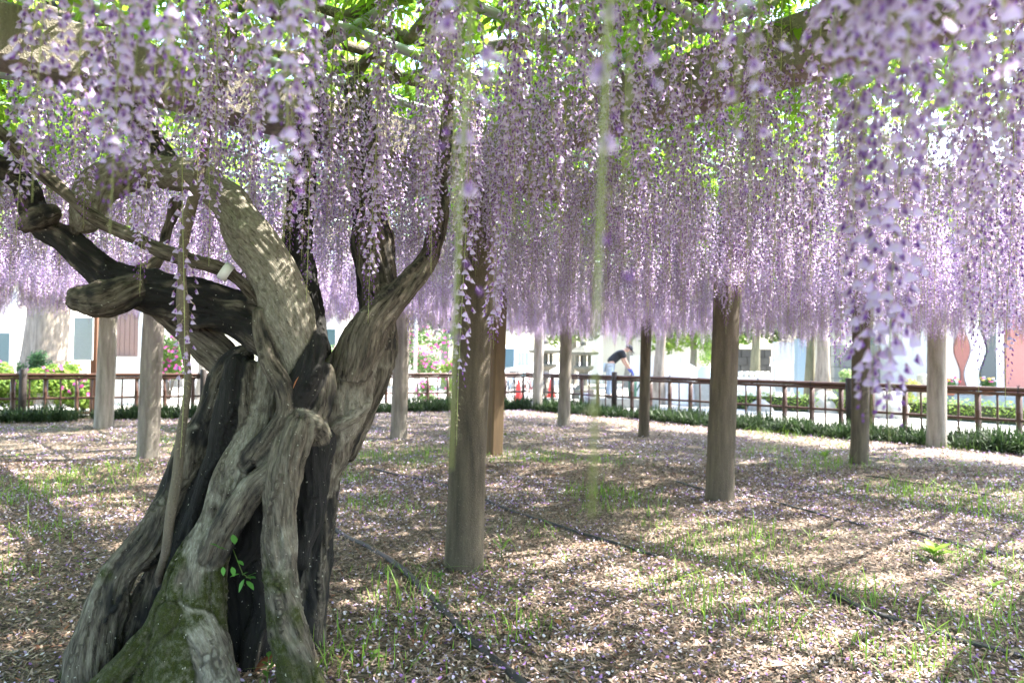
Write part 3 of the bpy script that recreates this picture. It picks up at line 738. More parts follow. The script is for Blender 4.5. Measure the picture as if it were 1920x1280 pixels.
def build_racemes():
    pts, rot, scl, idx = scatter_racemes()
    hp = np.array([h[:3] for h in HERO]); hi = np.array([h[3] for h in HERO]); hs = np.array([h[4] for h in HERO])
    # keep the air round the placed racemes and the trunk's front clear
    d = np.hypot(pts[:, None, 0]-hp[None, :, 0], pts[:, None, 1]-hp[None, :, 1]).min(1); k = d > .07
    pts, rot, scl, idx = pts[k], rot[k], scl[k], idx[k]
    # size in view -> the largest become objects of their own
    ang = np.abs(np.degrees(np.arctan2(pts[:, 0], pts[:, 1]))); L_ = np.array([v[0] for v in RV])[idx]*scl[:, 0]
    low = pts[:, 2]-L_; dd = pts[:, 1]
    topz = CAMH+(673/FPX)*dd
    vis = np.where((ang < 36.5) & (low < topz), np.minimum(L_, topz-low)/dd, 0)
    order = np.argsort(-vis); nbig = 300-len(HERO); big = order[:nbig]; rest = order[nbig:]
    lst = [(pts[i], rot[i], scl[i, 0], idx[i]) for i in big]+[(hp[i], (0, .02, 0), hs[i], hi[i]) for i in range(len(HERO))]
    tl = Vector(TREE.location)
    for (p, r, s, i) in lst:
        a = bpy.data.objects.new('raceme', RV[i][2]); COL.objects.link(a); a.parent = TREE
        a.location = Vector(p)-tl; a.rotation_euler = r; a.scale = (s, s, s)
        b = bpy.data.objects.new('blossoms', RV[i][1]); COL.objects.link(b); b.parent = a; b['kind'] = 'stuff'
    me = point_mesh('raceme_curtain', pts[rest], rot[rest], scl[rest], idx[rest])
    o = new_obj('raceme_curtain', me, TREE); o['kind'] = 'stuff'; o['label'] = 'dense lilac curtain of farther hanging flower clusters'
    gn_scatter(o, RCOLL)
    print('racemes', len(lst), 'curtain', len(rest))
build_racemes()

# ------------------------------------------------------------------ leaf canopy
LCOLL = bpy.data.collections.new('leaf_sprays')
LM = []
def leaf_spray(seed, n_leaves):
    rr = random.Random(seed); mb = MB()
    for k in range(n_leaves):
        an = rr.uniform(0, 6.28); el = rr.uniform(-.5, .5); ln = rr.uniform(.16, .28)
        d = Vector((math.cos(an)*math.cos(el), math.sin(an)*math.cos(el), math.sin(el))); p = Vector((rr.uniform(-.14, .14), rr.uniform(-.14, .14), rr.uniform(-.10, .10)))
        g = rr.uniform(.75, 1.2); base = np.array([.24, .44, .05])*g+np.array([.08, .05, 0])*rr.random()
        pts = [p]; dd = d.copy(); m_ = 6
        for i in range(m_): dd.z -= .09; pts.append(pts[-1]+dd.normalized()*ln/m_)
        mb.tube(pts, .0012, 3, caps=False, col=base*1.1)
        sdv = dd.cross(Vector((0, 0, 1))).normalized()
        for i in range(1, m_+1):
            for sgn in ((-1, 1, 0) if i == m_ else (-1, 1)):
                q = pts[i]; fw = (pts[i]-pts[i-1]).normalized()
                ld = (sdv*sgn*.9+fw*(.55 if sgn else 1)+Vector((rr.uniform(-.15, .15), rr.uniform(-.15, .15), rr.uniform(-.45, .1)))).normalized()
                ll = rr.uniform(.05, .075); w = ll*rr.uniform(.17, .22); wd = ld.cross(Vector((rr.uniform(-.3, .3), rr.uniform(-.3, .3), 1))).normalized()
                nrm = wd.cross(ld)
                V = [q, q+ld*ll*.35+wd*w+nrm*w*.3, q+ld*ll*.75+wd*w*.7+nrm*w*.2-nrm*ll*.06, q+ld*ll-nrm*ll*.16, q+ld*ll*.75-wd*w*.7+nrm*w*.2-nrm*ll*.06, q+ld*ll*.35-wd*w+nrm*w*.3, q+ld*ll*.5]
                mb.add(V, [[0, 1, 6], [1, 2, 6], [2, 3, 6], [3, 4, 6], [4, 5, 6], [5, 0, 6]], base*rr.uniform(.85, 1.15))
    me = mb.mesh('leaf_spray', M['leaf']); o = bpy.data.objects.new('spray_%02d' % len(LM), me); LCOLL.objects.link(o); LM.append(me)
for k in range(8): leaf_spray(500+k, 7+k % 3)
def build_canopy():
    n = 18500
    P = np.stack([rng.uniform(-14, 13, n), rng.uniform(-4.5, 20, n)], 1)
    ins = inside(P); k = ins > .5
    nz = fbm(p3(P*.55), 3, 91)
    u = (P-np.array([PA.x, PA.y]))@np.array([E1.x, E1.y]); v = (P-np.array([PA.x, PA.y]))@np.array([E2.x, E2.y])
    k &= (u > -8) & (v > -7)
    # thinner growth over the open near right corner
    thin = np.clip(1.35-np.hypot((P[:, 0]-3.9)/2.4, (P[:, 1]-4.4)/1.9), 0, 1)
    prob = np.clip((nz-.30)*3.2, .12, 1)*(1-.96*thin)
    k &= rng.random(n) < prob
    P = P[k]; n = len(P)
    z = ZB+BH+.10+rng.gamma(2, .09, n)
    rot = np.stack([rng.normal(0, .35, n), rng.normal(0, .35, n), rng.uniform(0, 6.28, n)], 1); sc = rng.uniform(.85, 1.25, n)
    idx = rng.integers(0, 8, n); pts = np.concatenate([P, z[:, None]], 1)
    # the sprays that show largest are parts of their own
    vis = np.where((np.abs(np.arctan2(P[:, 0], P[:, 1])) < R(36)) & ((z-CAMH)/P[:, 1] < .53) & (P[:, 1] > 1), 1/np.maximum(P[:, 1], .1), 0)
    o_ = np.argsort(-vis); big, rest = o_[:150], o_[150:]
    tl = Vector(TREE.location)
    for i in big:
        a = bpy.data.objects.new('leaf_spray', LM[idx[i]]); COL.objects.link(a); a.parent = TREE; a.location = Vector(pts[i])-tl; a.rotation_euler = rot[i]; a.scale = (sc[i],)*3
    o = new_obj('foliage', point_mesh('foliage', pts[rest], rot[rest], np.repeat(sc[rest][:, None], 3, 1), idx[rest]), TREE); o['kind'] = 'stuff'
    gn_scatter(o, LCOLL)
    print('sprays', n)
build_canopy()
# ------------------------------------------------------------------ bamboo-style fences
def make_fence(a, b, label, posts, t_step, seed, low_rail):
    rr = random.Random(seed); d = b-a; L_ = d.length; d = d.normalized(); s = Vector((-d.y, d.x, 0)); rz = math.atan2(d.y, d.x)
    root = thing('bamboo_fence', label, 'fence', (a.x, a.y, 0), 'bamboo fences round the wisteria garden')
    def rail(z, r, name, off=0.0):
        n = int(L_/1.9); pts = []; rad = []
        for i in range(n):                      # culms with thickened joints
            t0, t1 = L_*i/n, L_*(i+1)/n
            for k, (f, q) in enumerate(((0.0, 1.0), (.33, 1.0), (.345, 1.1), (.36, 1.0), (.68, .98), (.695, 1.1), (.71, .98))):
                pts.append(a+d*(t0+(t1-t0)*f)+s*off+Vector((0, 0, z+rr.uniform(-.003, .003)))); rad.append(r*q)
        pts.append(b+s*off+Vector((0, 0, z))); rad.append(r)
        MB().tube(pts, rad, 10).build(name, M['bamboo'], root)
    rail(.925, .042, 'top_rail'); rail(.855, .030, 'under_rail', -.012); rail(.43, .026, 'mid_rail')
    if low_rail: rail(.10, .028, 'low_rail')
    big = MB(); big.tube([(0, 0, z) for z in (-.05, .2, .215, .23, .55, .565, .58, .86)], [.040, .040, .045, .040, .040, .045, .040, .039], 10)
    big.tube([(.026, .02, z) for z in (-.05, .4, .86)], .024, 8)
    bm = big.mesh('baluster', M['bamboo'])
    thn = MB(); thn.tube([(0, 0, z) for z in (-.05, .3, .312, .324, .62, .632, .644, .86)], [.018, .018, .021, .018, .018, .021, .018, .017], 8); tm = thn.mesh('baluster', M['bamboo'])
    tie = MB()
    tie.tube([(0, .052*math.cos(q), .905+.068*math.sin(q)) for q in np.linspace(0, 6.28, 13)], .007, 5)
    tie.tube([(.004, -.02, .97), (.015, -.03, 1.01), (.03, -.02, .995)], .006, 5); tie.tube([(-.004, -.02, .97), (-.02, -.02, 1.0)], .006, 5)
    tim = tie.mesh('cord_tie', M['cord'])
    pm = MB().lathe((0, 0, 0), [(.072, -.05), (.073, .5), (.072, 1.04), (.066, 1.05)], 14).mesh('post', M['fence_post'])
    n = int(L_/t_step)
    for i in range(n):
        t = (i+.5)*t_step; p = a+d*t; isbig = i % 2 == 0
        if any(abs(t-q) < .1 for q in posts): continue
        o = bpy.data.objects.new('baluster', bm if isbig else tm); COL.objects.link(o); o.parent = root
        o.location = Vector((p.x-a.x, p.y-a.y, 0))+s*(.004 if isbig else -.004); o.rotation_euler = (rr.uniform(-.008, .008), rr.uniform(-.012, .012), rz+rr.uniform(-.1, .1))
        if isbig and (i//2) % 2 == 0:
            o = bpy.data.objects.new('cord_tie', tim); COL.objects.link(o); o.parent = root; o.location = Vector((p.x-a.x, p.y-a.y, rr.uniform(-.004, .004))); o.rotation_euler = (0, 0, rz+rr.uniform(-.06, .06)+(math.pi if rr.random() < .3 else 0))
    for t in posts:
        o = bpy.data.objects.new('post', pm); COL.objects.link(o); o.parent = root; p = d*t-s*.06; o.location = (p.x, p.y, 0); o.rotation_euler = (rr.uniform(-.01, .01), rr.uniform(-.01, .01), t)
    return root
LL = (FC-FL).length
def post_t(a, b, pxs):
    out = []; d = (b-a).normalized()
    for x in pxs:
        r = ray(x, 660); den = r.x*d.y-r.y*d.x; t = (a.y*r.x-a.x*r.y)/-den; out.append(t)
    return out
make_fence(FL, FC, 'brown bamboo fence running past the signboards and azaleas', post_t(FL, FC, (45, 383, 640)), .285, 1, True)
make_fence(FC, FR, 'brown bamboo fence running past the stone lanterns and person', post_t(FC, FR, (1155, 1596)), .285, 2, False)

# ------------------------------------------------------------------ litter, petals, grass
def in_view(P, margin=4):
    a = np.degrees(np.arctan2(P[:, 0], P[:, 1]+.3)); return (np.abs(a) < 38+margin) & (P[:, 1] > 1.9)
def sample(n, ymax, power=1.0, ymin=2.0):
    """ground spots, denser near the camera"""
    t = rng.random(n)**power; Y = ymin+(ymax-ymin)*t; X = rng.uniform(-1, 1, n)*(.84*Y+.8); P = np.stack([X, Y], 1)
    P = P[inside(P) > .05]; return P
def tilted(n, tilt):
    """random orthonormal frames whose normals lean up to tilt"""
    an = rng.uniform(0, 6.283, n); T = np.stack([np.cos(an), np.sin(an), rng.normal(0, tilt, n)], 1); T /= np.linalg.norm(T, axis=1)[:, None]
    U = np.stack([rng.normal(0, tilt, n), rng.normal(0, tilt, n), np.ones(n)], 1); U -= T*(U*T).sum(1)[:, None]; U /= np.linalg.norm(U, axis=1)[:, None]
    return T, np.cross(U, T), U
def chips(name, P, ln, wd, cols, z0=.004, tilt=.28, curl=.25, kind='stuff', label=None, matn='tint'):
    n = len(P); T, S, U = tilted(n, tilt); ln = ln[:, None]; wd = wd[:, None]
    c = np.concatenate([P, (ground_h(P)+z0+rng.random(n)*.014)[:, None]], 1); cu = (rng.normal(0, curl, n))[:, None]
    bend = (rng.normal(0, .25, n))[:, None]*ln
    V = np.stack([c-T*ln*.5-S*wd*.25+U*np.abs(cu)*ln*.5, c-T*ln*.5+S*wd*.25+U*np.abs(cu)*ln*.5, c-S*wd*.5+S*bend*.3+U*wd*.1, c+S*wd*.5+S*bend*.3+U*wd*.1, c+T*ln*.5-S*wd*.2+U*np.maximum(cu, -.1)*ln*.6, c+T*ln*.5+S*wd*.2+U*np.maximum(cu, -.1)*ln*.6], 1).reshape(-1, 3)
    b = np.arange(n)[:, None]*6; F = np.concatenate([b+np.array([[0, 2, 3, 1]]), b+np.array([[2, 4, 5, 3]])], 0)
    o = new_obj(name, np_mesh(name, V, F, M[matn], col=np.repeat(cols, 6, 0)))
    tag(o, label, None, None, kind); return o
def make_litter():
    P = np.concatenate([sample(185000, 9, 1.25), sample(75000, 19, 1.0, 6)])
    n = len(P); k = rng.random(n)[:, None]
    pal = np.array([[.085, .058, .042], [.21, .145, .105], [.36, .26, .19], [.50, .39, .30], [.32, .265, .23], [.22, .10, .055]]); ci = rng.choice(6, n, p=[.20, .25, .24, .15, .12, .04])
    cols = pal[ci]*(.74+.45*k)*np.array([[1.03, .98, 1.0]])
    far = np.clip(P[:, 1]/6, 1, 2.0)
    o = chips('leaf_litter', P, rng.uniform(.016, .048, n)*far**.5, rng.uniform(.005, .014, n)*far**.5, cols)
    tag(o, 'dry brown leaf litter covering the garden floor', 'leaf litter')
    P = np.concatenate([sample(24000, 8, 1.1), sample(42000, 19, .9, 5)]); cl = fbm(p3(P*.9), 3, 19); P = P[rng.random(len(P)) < np.clip((cl-.33)*4.5, .12, 1)]; n = len(P); k = rng.random(n)[:, None]
    cols = np.where(k < .25, np.array([[.38, .19, .52]]), np.where(k < .7, np.array([[.64, .49, .74]]), np.array([[.76, .69, .78]])))
    far = np.clip(P[:, 1]/6, 1, 1.7)
    o = chips('fallen_petals', P, rng.uniform(.010, .022, n)*far, rng.uniform(.008, .016, n)*far, cols, z0=.014, tilt=.4, curl=.4)
    tag(o, 'fallen lilac wisteria petals strewn over the litter', 'petals')
make_litter()
def blades(P, hgt, col, spread=.5, w=.0035, droop=.5):
    n = len(P); an = rng.uniform(0, 6.283, n); ln = rng.normal(0, spread, n); dx = np.stack([np.cos(an)*ln, np.sin(an)*ln], 1); sd = np.stack([-np.sin(an), np.cos(an), np.zeros(n)], 1)*w*(np.asarray(hgt)[:, None]/.12)**.3
    z0 = ground_h(P); h = hgt
    def pt(t, ww):
        c = np.stack([P[:, 0]+dx[:, 0]*h*t**(1+droop), P[:, 1]+dx[:, 1]*h*t**(1+droop), z0+h*(t-droop*.35*np.abs(ln)*t*t)], 1); return c-sd*ww, c+sd*ww
    a, b = pt(0, .8); c, d = pt(.4, 1.0); e, f = pt(.75, .7); g, _ = pt(1.0, 0.0)
    V = np.stack([a, b, c, d, e, f, g, g+1e-5], 1).reshape(-1, 3); i = np.arange(n)[:, None]*8
    F = np.concatenate([i+np.array([[0, 1, 3, 2]]), i+np.array([[2, 3, 5, 4]]), i+np.array([[4, 5, 7, 6]])], 0)
    return V, F, np.repeat(col, 8, 0)
def make_grass():
    P = sample(150000, 18, .9); nz = fbm(p3(P*.8+3), 3, 71)
    patch = np.zeros(len(P))
    for (x, y, r) in ((60,930,.8),(150,900,.9),(220,880,.6),(90,1000,.4),(520,1010,.3),(1290,1110,.45),(1330,1150,.35),(1400,1060,.4),(1480,1085,.4),(1570,1110,.45),(1640,1130,.4),(1300,1030,.5),(1400,1010,.6),(1560,870,.7),(1700,930,.8),(1850,960,.8),(1500,880,.5),(1180,940,.35),(1120,930,.5),(880,1070,.2),(700,1180,.3),(640,1250,.35),(950,1180,.3),(1750,1250,.4),(1820,1180,.4),(1850,1060,.5),(700,860,.9),(800,850,.7),(1000,860,.8),(1450,850,.6),(640,900,.5),(1620,1220,.3),(1450,1180,.3)):
        c = gr(x, y); patch = np.maximum(patch, 1.15-np.hypot(P[:, 0]-c.x, P[:, 1]-c.y)/r)
    pr = np.clip(np.maximum((nz-.59)*2.4, patch*.74), .003, .8); k = rng.random(len(P)) < pr; P = P[k]; pr = pr[k]; n = len(P)
    g = rng.random(n)[:, None]; col = np.array([[.11, .23, .03]])*(1-g)+np.array([[.26, .40, .06]])*g
    h = rng.gamma(3, .028, n)*(.6+.9*pr); h = np.clip(h, .02, .30)*np.where(P[:, 1] < 6, .9, 1.1)
    V, F, C = blades(P, h*.82, col, .8, .0032)
    tag(new_obj('grass', np_mesh('grass', V, F, M['grass'], col=C)), 'thin tufts of green grass growing through the litter', 'grass', None, 'stuff')
    # low clover-like weeds: small flat leaves
    P = sample(26000, 16, .8); nz = fbm(p3(P*1.1+40), 3, 83); P = P[rng.random(len(P)) < np.clip((nz-.60)*4, 0, .8)]; n = len(P); g = rng.random(n)[:, None]
    o = chips('ground_weeds', P, rng.uniform(.012, .03, n)*np.clip(P[:, 1]/5, 1, 2), rng.uniform(.010, .022, n)*np.clip(P[:, 1]/5, 1, 2), np.array([[.09, .18, .03]])*(1-g)+np.array([[.20, .30, .06]])*g, z0=.02, tilt=.35, matn='grass')
    tag(o, 'low green weeds spread flat over the litter', 'weeds')
    # dark evergreen border along the fence
    def strip(a, b, n, w):
        d = b-a; t = rng.random(n); o = rng.beta(1.6, 1.6, n)*w+.08; dn = d.normalized(); nn = Vector((dn.y, -dn.x, 0))
        P = np.stack([a.x+d.x*t+nn.x*o, a.y+d.y*t+nn.y*o], 1)
        tuft = rng.normal(0, .05, P.shape); q = np.round(P/.16)*.16; return P*.45+q*.55+tuft
    P = np.concatenate([strip(FC, FR, 30000, 1.05), strip(FL, FC, 26000, .9)]); n = len(P); g = rng.random(n)[:, None]
    col = np.array([[.012, .028, .010]])*(1-g)+np.array([[.055, .095, .032]])*g
    hn = fbm(p3(P*1.7), 3, 44); k = hn > .26; P = P[k]; hn = hn[k]; col = col[k]*(.6+.8*hn[:, None]); n = len(P)
    V, F, C = blades(P, rng.uniform(.12, .38, n)*(.35+1.35*hn), col, 1.0, .0065, 1.0)
    tag(new_obj('ground_cover', np_mesh('ground_cover', V, F, M['grass'], col=C)), 'dark green grassy border planted along the bamboo fence', 'ground cover', None, 'stuff')
make_grass()

# ------------------------------------------------------------------ irrigation hoses
def hose(pxs, label, w=.042):
    q = [(*gr(x, y), 0) for (x, y) in pxs]; s = catmull(q, .08)[:, :3]; n = len(s)
    zz = ground_h(s[:, :2])+.007+.012*np.array([vnoise(np.array([[i*.35, w*99, 0]]), 2)[0] for i in range(n)])
    T = np.gradient(s, axis=0); T /= np.linalg.norm(T, axis=1)[:, None]; S = np.stack([-T[:, 1], T[:, 0], np.zeros(n)], 1)
    V = []
    for i in range(n):
        for (a_, h) in ((-.5, 0), (-.3, .009), (0, .012), (.3, .009), (.5, 0), (0, -.006)):
            p = s[i]+S[i]*a_*w; V.append((p[0], p[1], zz[i]+h))
    F = [[i*6+j, i*6+(j+1) % 6, (i+1)*6+(j+1) % 6, (i+1)*6+j] for i in range(n-1) for j in range(6)]+[list(range(6))[::-1], list(range((n-1)*6, n*6))]
    o = MB().add(V, F).build('irrigation_hose', M['hose']); tag(o, label, 'hose', 'black irrigation hoses on the litter')
hose([(610,985),(655,1012),(700,1035),(745,1065),(785,1100),(830,1145),(875,1190),(930,1240),(975,1280),(1010,1330)], 'flat black hose running from beside the gnarled trunk into open litter', .055)
hose([(690,880),(760,893),(840,912),(935,950),(1000,972),(1060,990),(1120,1008),(1180,1026),(1230,1045)], 'black hose passing close behind the foot of the thickest post')
hose([(1270,905),(1340,925),(1430,940),(1500,957),(1560,972),(1620,984)], 'black hose leading from behind the second thickest post')
hose([(1700,995),(1760,1012),(1830,1030),(1920,1046),(2000,1060)], 'black hose lying just past the broad leaved yellow green weed', .045)
hose([(1560,1115),(1640,1150),(1720,1175),(1800,1200),(1860,1215),(1920,1230),(2000,1250)], 'black hose half buried in sunlit litter and grass tufts', .05)
hose([(1620,895),(1700,908),(1800,925),(1880,938)], 'thin grey black hose near the slim dark post by the fence', .03)

# ------------------------------------------------------------------ single weeds, fallen leaves, shoot on the trunk
def leaf_blade(mb, p, d, ll, w, col, fold=.25, droop=.25):
    d = Vector(d).normalized(); wd = d.cross(Vector((0, 0, 1)))
    wd = wd.normalized() if wd.length > 1e-3 else Vector((1, 0, 0)); nr = wd.cross(d)
    if nr.z < 0: nr = -nr
    L_ = []; C = Vector((0, 0, 0))
    for (t, q) in ((0, .05), (.25, .8), (.5, 1), (.78, .62), (1, .02)):
        c = p+d*ll*t-Vector((0, 0, 1))*droop*ll*t*t; L_ += [c+wd*w*q+nr*fold*w*q, c, c-wd*w*q+nr*fold*w*q]
    F = []
    for i in range(4):
        for j in range(2): F.append([i*3+j, i*3+j+1, (i+1)*3+j+1, (i+1)*3+j])
    mb.add(L_, F, col)
def weed(x, y, n, ll, w, col, label, up=.6, stem=.05):
    rr = random.Random(int(x)); b = gr(x, y); root = thing('weed', label, 'weed', b, 'weeds growing through the litter')
    st = MB().tube([b+Vector((0, 0, -.02)), b+Vector((.003, 0, stem*.6)), b+Vector((.006, .003, stem))], [.003, .0025, .0015], 6, col=tuple(np.array(col)*.8)); st.build('stem', M['grass'], root)
    for k in range(n):
        an = k*2.4+rr.uniform(-.3, .3); mb = MB(); leaf_blade(mb, b+Vector((.004, .002, stem*(.3+.7*k/n))), (math.cos(an), math.sin(an), up+rr.uniform(-.2, .3)), ll*rr.uniform(.7, 1.1), w, tuple(np.array(col)*rr.uniform(.8, 1.2)))
        mb.build('leaf', M['grass'], root)
weed(1750,1048,13,.17,.026,(.22,.36,.05), 'broad leaved yellow green weed standing in sunlit litter beside hose', .7, .06)
weed(940,1045,7,.16,.008,(.15,.27,.05), 'narrow leaved green weed beside the foot of the thickest post', 1.2, .09)
weed(820,1083,6,.06,.016,(.08,.17,.03), 'small dark green weed at the front foot of the thickest post', .4, .03)
weed(1545,862,14,.22,.02,(.16,.28,.05), 'bushy green weed near the slim dark post by the fence', .7, .08)
weed(1860,1110,6,.10,.012,(.20,.33,.06), 'pale green weed in bright litter between two hoses', .9, .05)
weed(1440,1200,6,.13,.006,(.16,.28,.05), 'upright narrow green weed tuft in half shaded litter', 1.8, .06)
weed(700,1235,5,.05,.014,(.12,.22,.04), 'tiny three leaved weed beside the flat black hose', .5, .03)
weed(500,1300,7,.05,.011,(.12,.23,.04), 'slender seedling growing between the roots of the old trunk', .9, .16)
weed(545,1295,6,.05,.010,(.13,.24,.04), 'thin branching seedling against the right root of the trunk', .9, .12)
def fallen(x, y, ll, w, col, label, Y=None, z=.03, tilt=.25, an=0.6):
    p = gr(x, y) if Y is None else at(x, y, Y); mb = MB(); d = Vector((math.cos(an), math.sin(an), tilt)); leaf_blade(mb, p+Vector((0, 0, z)), d, ll, w, col, .35, .05)
    o = mb.build('fallen_leaf', M['tint']); md = o.modifiers.new('t', 'SOLIDIFY'); md.thickness = .0012; tag(o, label, 'leaf', 'brown leaves fallen on the litter')
fallen(478,1272,.11,.022,(.24,.075,.03), 'large glossy red brown leaf lying at the trunk roots', an=.9, tilt=.55)
fallen(823,1122,.06,.018,(.22,.09,.04), 'red brown leaf lying against the flat black hose', an=2.5, tilt=.1)
fallen(1125,1033,.06,.02,(.24,.11,.05), 'russet leaf lying past the end of the middle hose', an=.3, tilt=.2)
fallen(1050,1183,.06,.018,(.26,.12,.05), 'orange brown leaf on open litter between hose and grass tufts', an=1.9, tilt=.3)
fallen(1440,1263,.10,.03,(.30,.21,.15), 'pale curled tan leaf lying in sunlit litter', an=.2, tilt=.1)
fallen(880,1127,.045,.016,(.36,.22,.10), 'small yellow brown leaf near the foot of the thickest post', an=.2, tilt=.1)
fallen(550,728,.055,.010,(.42,.16,.07), 'orange dead leaf stuck to the blackened trunk ridge', Y=2.93, z=0, tilt=2.5, an=.4)
def shoot():
    b = at(455, 1045, 2.9); root = thing('wisteria_shoot', 'young green leafy shoot sprouting from a hollow in the trunk', 'shoot', b)
    tip = at(470, 1085, 2.86)
    MB().tube([at(425, 990, 3.2), at(430, 1010, 3.05), at(445, 1050, 2.9), at(455, 1075, 2.87), tip], .0018, 6, col=(.14, .2, .05)).build('stem', M['grass'], root)
    rr = random.Random(5)
    for (x, y, dx, dz, l) in ((425,1030,-.5,.3,.045),(440,1020,.0,.9,.055),(412,1025,-.8,.5,.045),(418,1062,.2,-.6,.035),(435,1062,.3,-.5,.04),(445,1050,.6,-.2,.04),(455,1078,.5,.4,.05),(460,1082,.9,.15,.055),(462,1088,.7,-.5,.05),(458,1085,-.3,-.9,.05),(450,1075,-.7,-.1,.04),(465,1080,.8,.5,.05)):
        mb = MB(); leaf_blade(mb, at(x, y, 2.88), (dx, -.35, dz), l, l*.27, tuple(np.array([.10, .26, .05])*rr.uniform(.8, 1.3)), .2, .1); mb.build('leaf', M['grass'], root)
shoot()
# white tape tag on the slim branch
def tape():
    c = [at(x, y, Y) for (x, y, Y) in ((432, 515, 3.072), (424, 510, 3.066), (416, 505, 3.06))]
    mb = MB().tube(c, [.040, .041, .040], 18, caps=False); o = mb.build('tape_band', M['white']); md = o.modifiers.new('t', 'SOLIDIFY'); md.thickness = .002
    tag(o, 'white identification tape wrapped round a slim wisteria branch', 'tape')
tape()
def floodlight():
    b = gr(1003, 768); root = thing('floodlight', 'small flat floodlight with white face standing in the border', 'floodlight', b)
    rz = R(8)
    MB().box(b+Vector((0, 0, .15)), (.24, .05, .18), rz, col=(.04, .04, .045), bev=.01).build('housing', M['paint'], root)
    MB().box(b+Vector((.003, -.028, .155)), (.20, .012, .13), rz, col=(.75, .78, .78), bev=.003).build('lens', M['paint'], root)
    MB().tube([b+Vector((-.13, 0, .15)), b+Vector((-.13, .02, .02)), b+Vector((.13, .02, .02)), b+Vector((.13, 0, .15))], .008, 6, col=(.03, .03, .03)).build('bracket', M['paint'], root)
    MB().box(b+Vector((0, .02, .008)), (.3, .16, .03), rz, col=(.03, .03, .03)).build('foot', M['paint'], root)
floodlight()
# ------------------------------------------------------------------ precinct beyond the fence
def leaf_mass(centres, radii, n, size, cols, seed, flat=.75):
    """leaf-sized faces spread through clumps"""
    g = np.random.default_rng(seed); k = g.integers(0, len(centres), n); C = np.array(centres)[k]; Rr = np.array(radii)[k][:, None]
    d = g.normal(size=(n, 3)); d /= np.linalg.norm(d, axis=1)[:, None]; r = g.random((n, 1))**.45
    P = C+d*r*Rr*np.array([1, 1, flat])
    nrm = d+g.normal(0, .6, (n, 3)); nrm[:, 2] += .5; nrm /= np.linalg.norm(nrm, axis=1)[:, None]
    a = np.cross(nrm, g.normal(size=(n, 3))); a /= np.linalg.norm(a, axis=1)[:, None]; b = np.cross(nrm, a)
    s = (size*g.uniform(.6, 1.3, n))[:, None]
    V = np.stack([P-a*s, P+b*s*.42-nrm*s*.1, P+a*s, P-b*s*.42-nrm*s*.1], 1).reshape(-1, 3)
    t = g.random((n, 1)); col = np.array([cols[0]])*(1-t)+np.array([cols[1]])*t
    F = np.arange(n*4).reshape(-1, 4)
    return V, F, np.repeat(col, 4, 0)
def shrub(loc, rx, h, label, n=2600, cols=((.05, .12, .02), (.16, .27, .05)), flowers=0, fcol=(.72, .10, .42), seed=1, size=.045, group='shrubs planted beyond the fence', name='shrub', cat='shrub'):
    loc = Vector(loc); rr = random.Random(seed); root = thing(name, label, cat, loc, group)
    cs = []; rs = []
    for k in range(9):
        a = rr.uniform(0, 6.28); q = rr.uniform(0, rx*.65); z = rr.uniform(.25, .78)*h
        cs.append((loc.x+math.cos(a)*q, loc.y+math.sin(a)*q*.8, loc.z+z)); rs.append(rr.uniform(.28, .42)*min(rx, h)*1.0)
    V, F, C = leaf_mass(cs, rs, n, size, cols, seed)
    V[:, 2] = np.maximum(V[:, 2], loc.z+.03)
    o = new_obj('foliage', np_mesh('foliage', V, F, M['shrub'], col=C), root); o['kind'] = 'stuff'
    st = MB()
    for c in cs: st.tube([loc+Vector((rr.uniform(-.05, .05), rr.uniform(-.05, .05), -.03)), loc.lerp(Vector(c), .5)+Vector((0, 0, -.05)), Vector(c)], [.018, .012, .006], 5)
    st.build('stems', M['stem_bark'], root)
    if flowers:
        fm = MB()
        for i in range(5):
            a = i*1.2566; q = Vector((math.cos(a), math.sin(a), .35)); s_ = Vector((-math.sin(a), math.cos(a), 0))
            fm.add([Vector((0, 0, 0)), q*.024+s_*.016, q*.04+Vector((0, 0, .004)), q*.024-s_*.016], [[0, 1, 2, 3]], fcol)
        me = fm.mesh('blossom', M['shrub'])
        for k in range(flowers):
            c = Vector(cs[k % 9]); d = Vector((rr.gauss(0, 1), rr.gauss(0, 1)-.8, rr.gauss(0, .6)+.3)).normalized(); p = c+d*rs[k % 9]*rr.uniform(.85, 1.1); p.z = max(p.z, loc.z+.05)
            b = bpy.data.objects.new('blossom', me); COL.objects.link(b); b.parent = root; b.location = p-loc; b.rotation_euler = d.to_track_quat('Z', 'Y').to_euler(); s = rr.uniform(.9, 1.5); b.scale = (s, s, s)
    return root
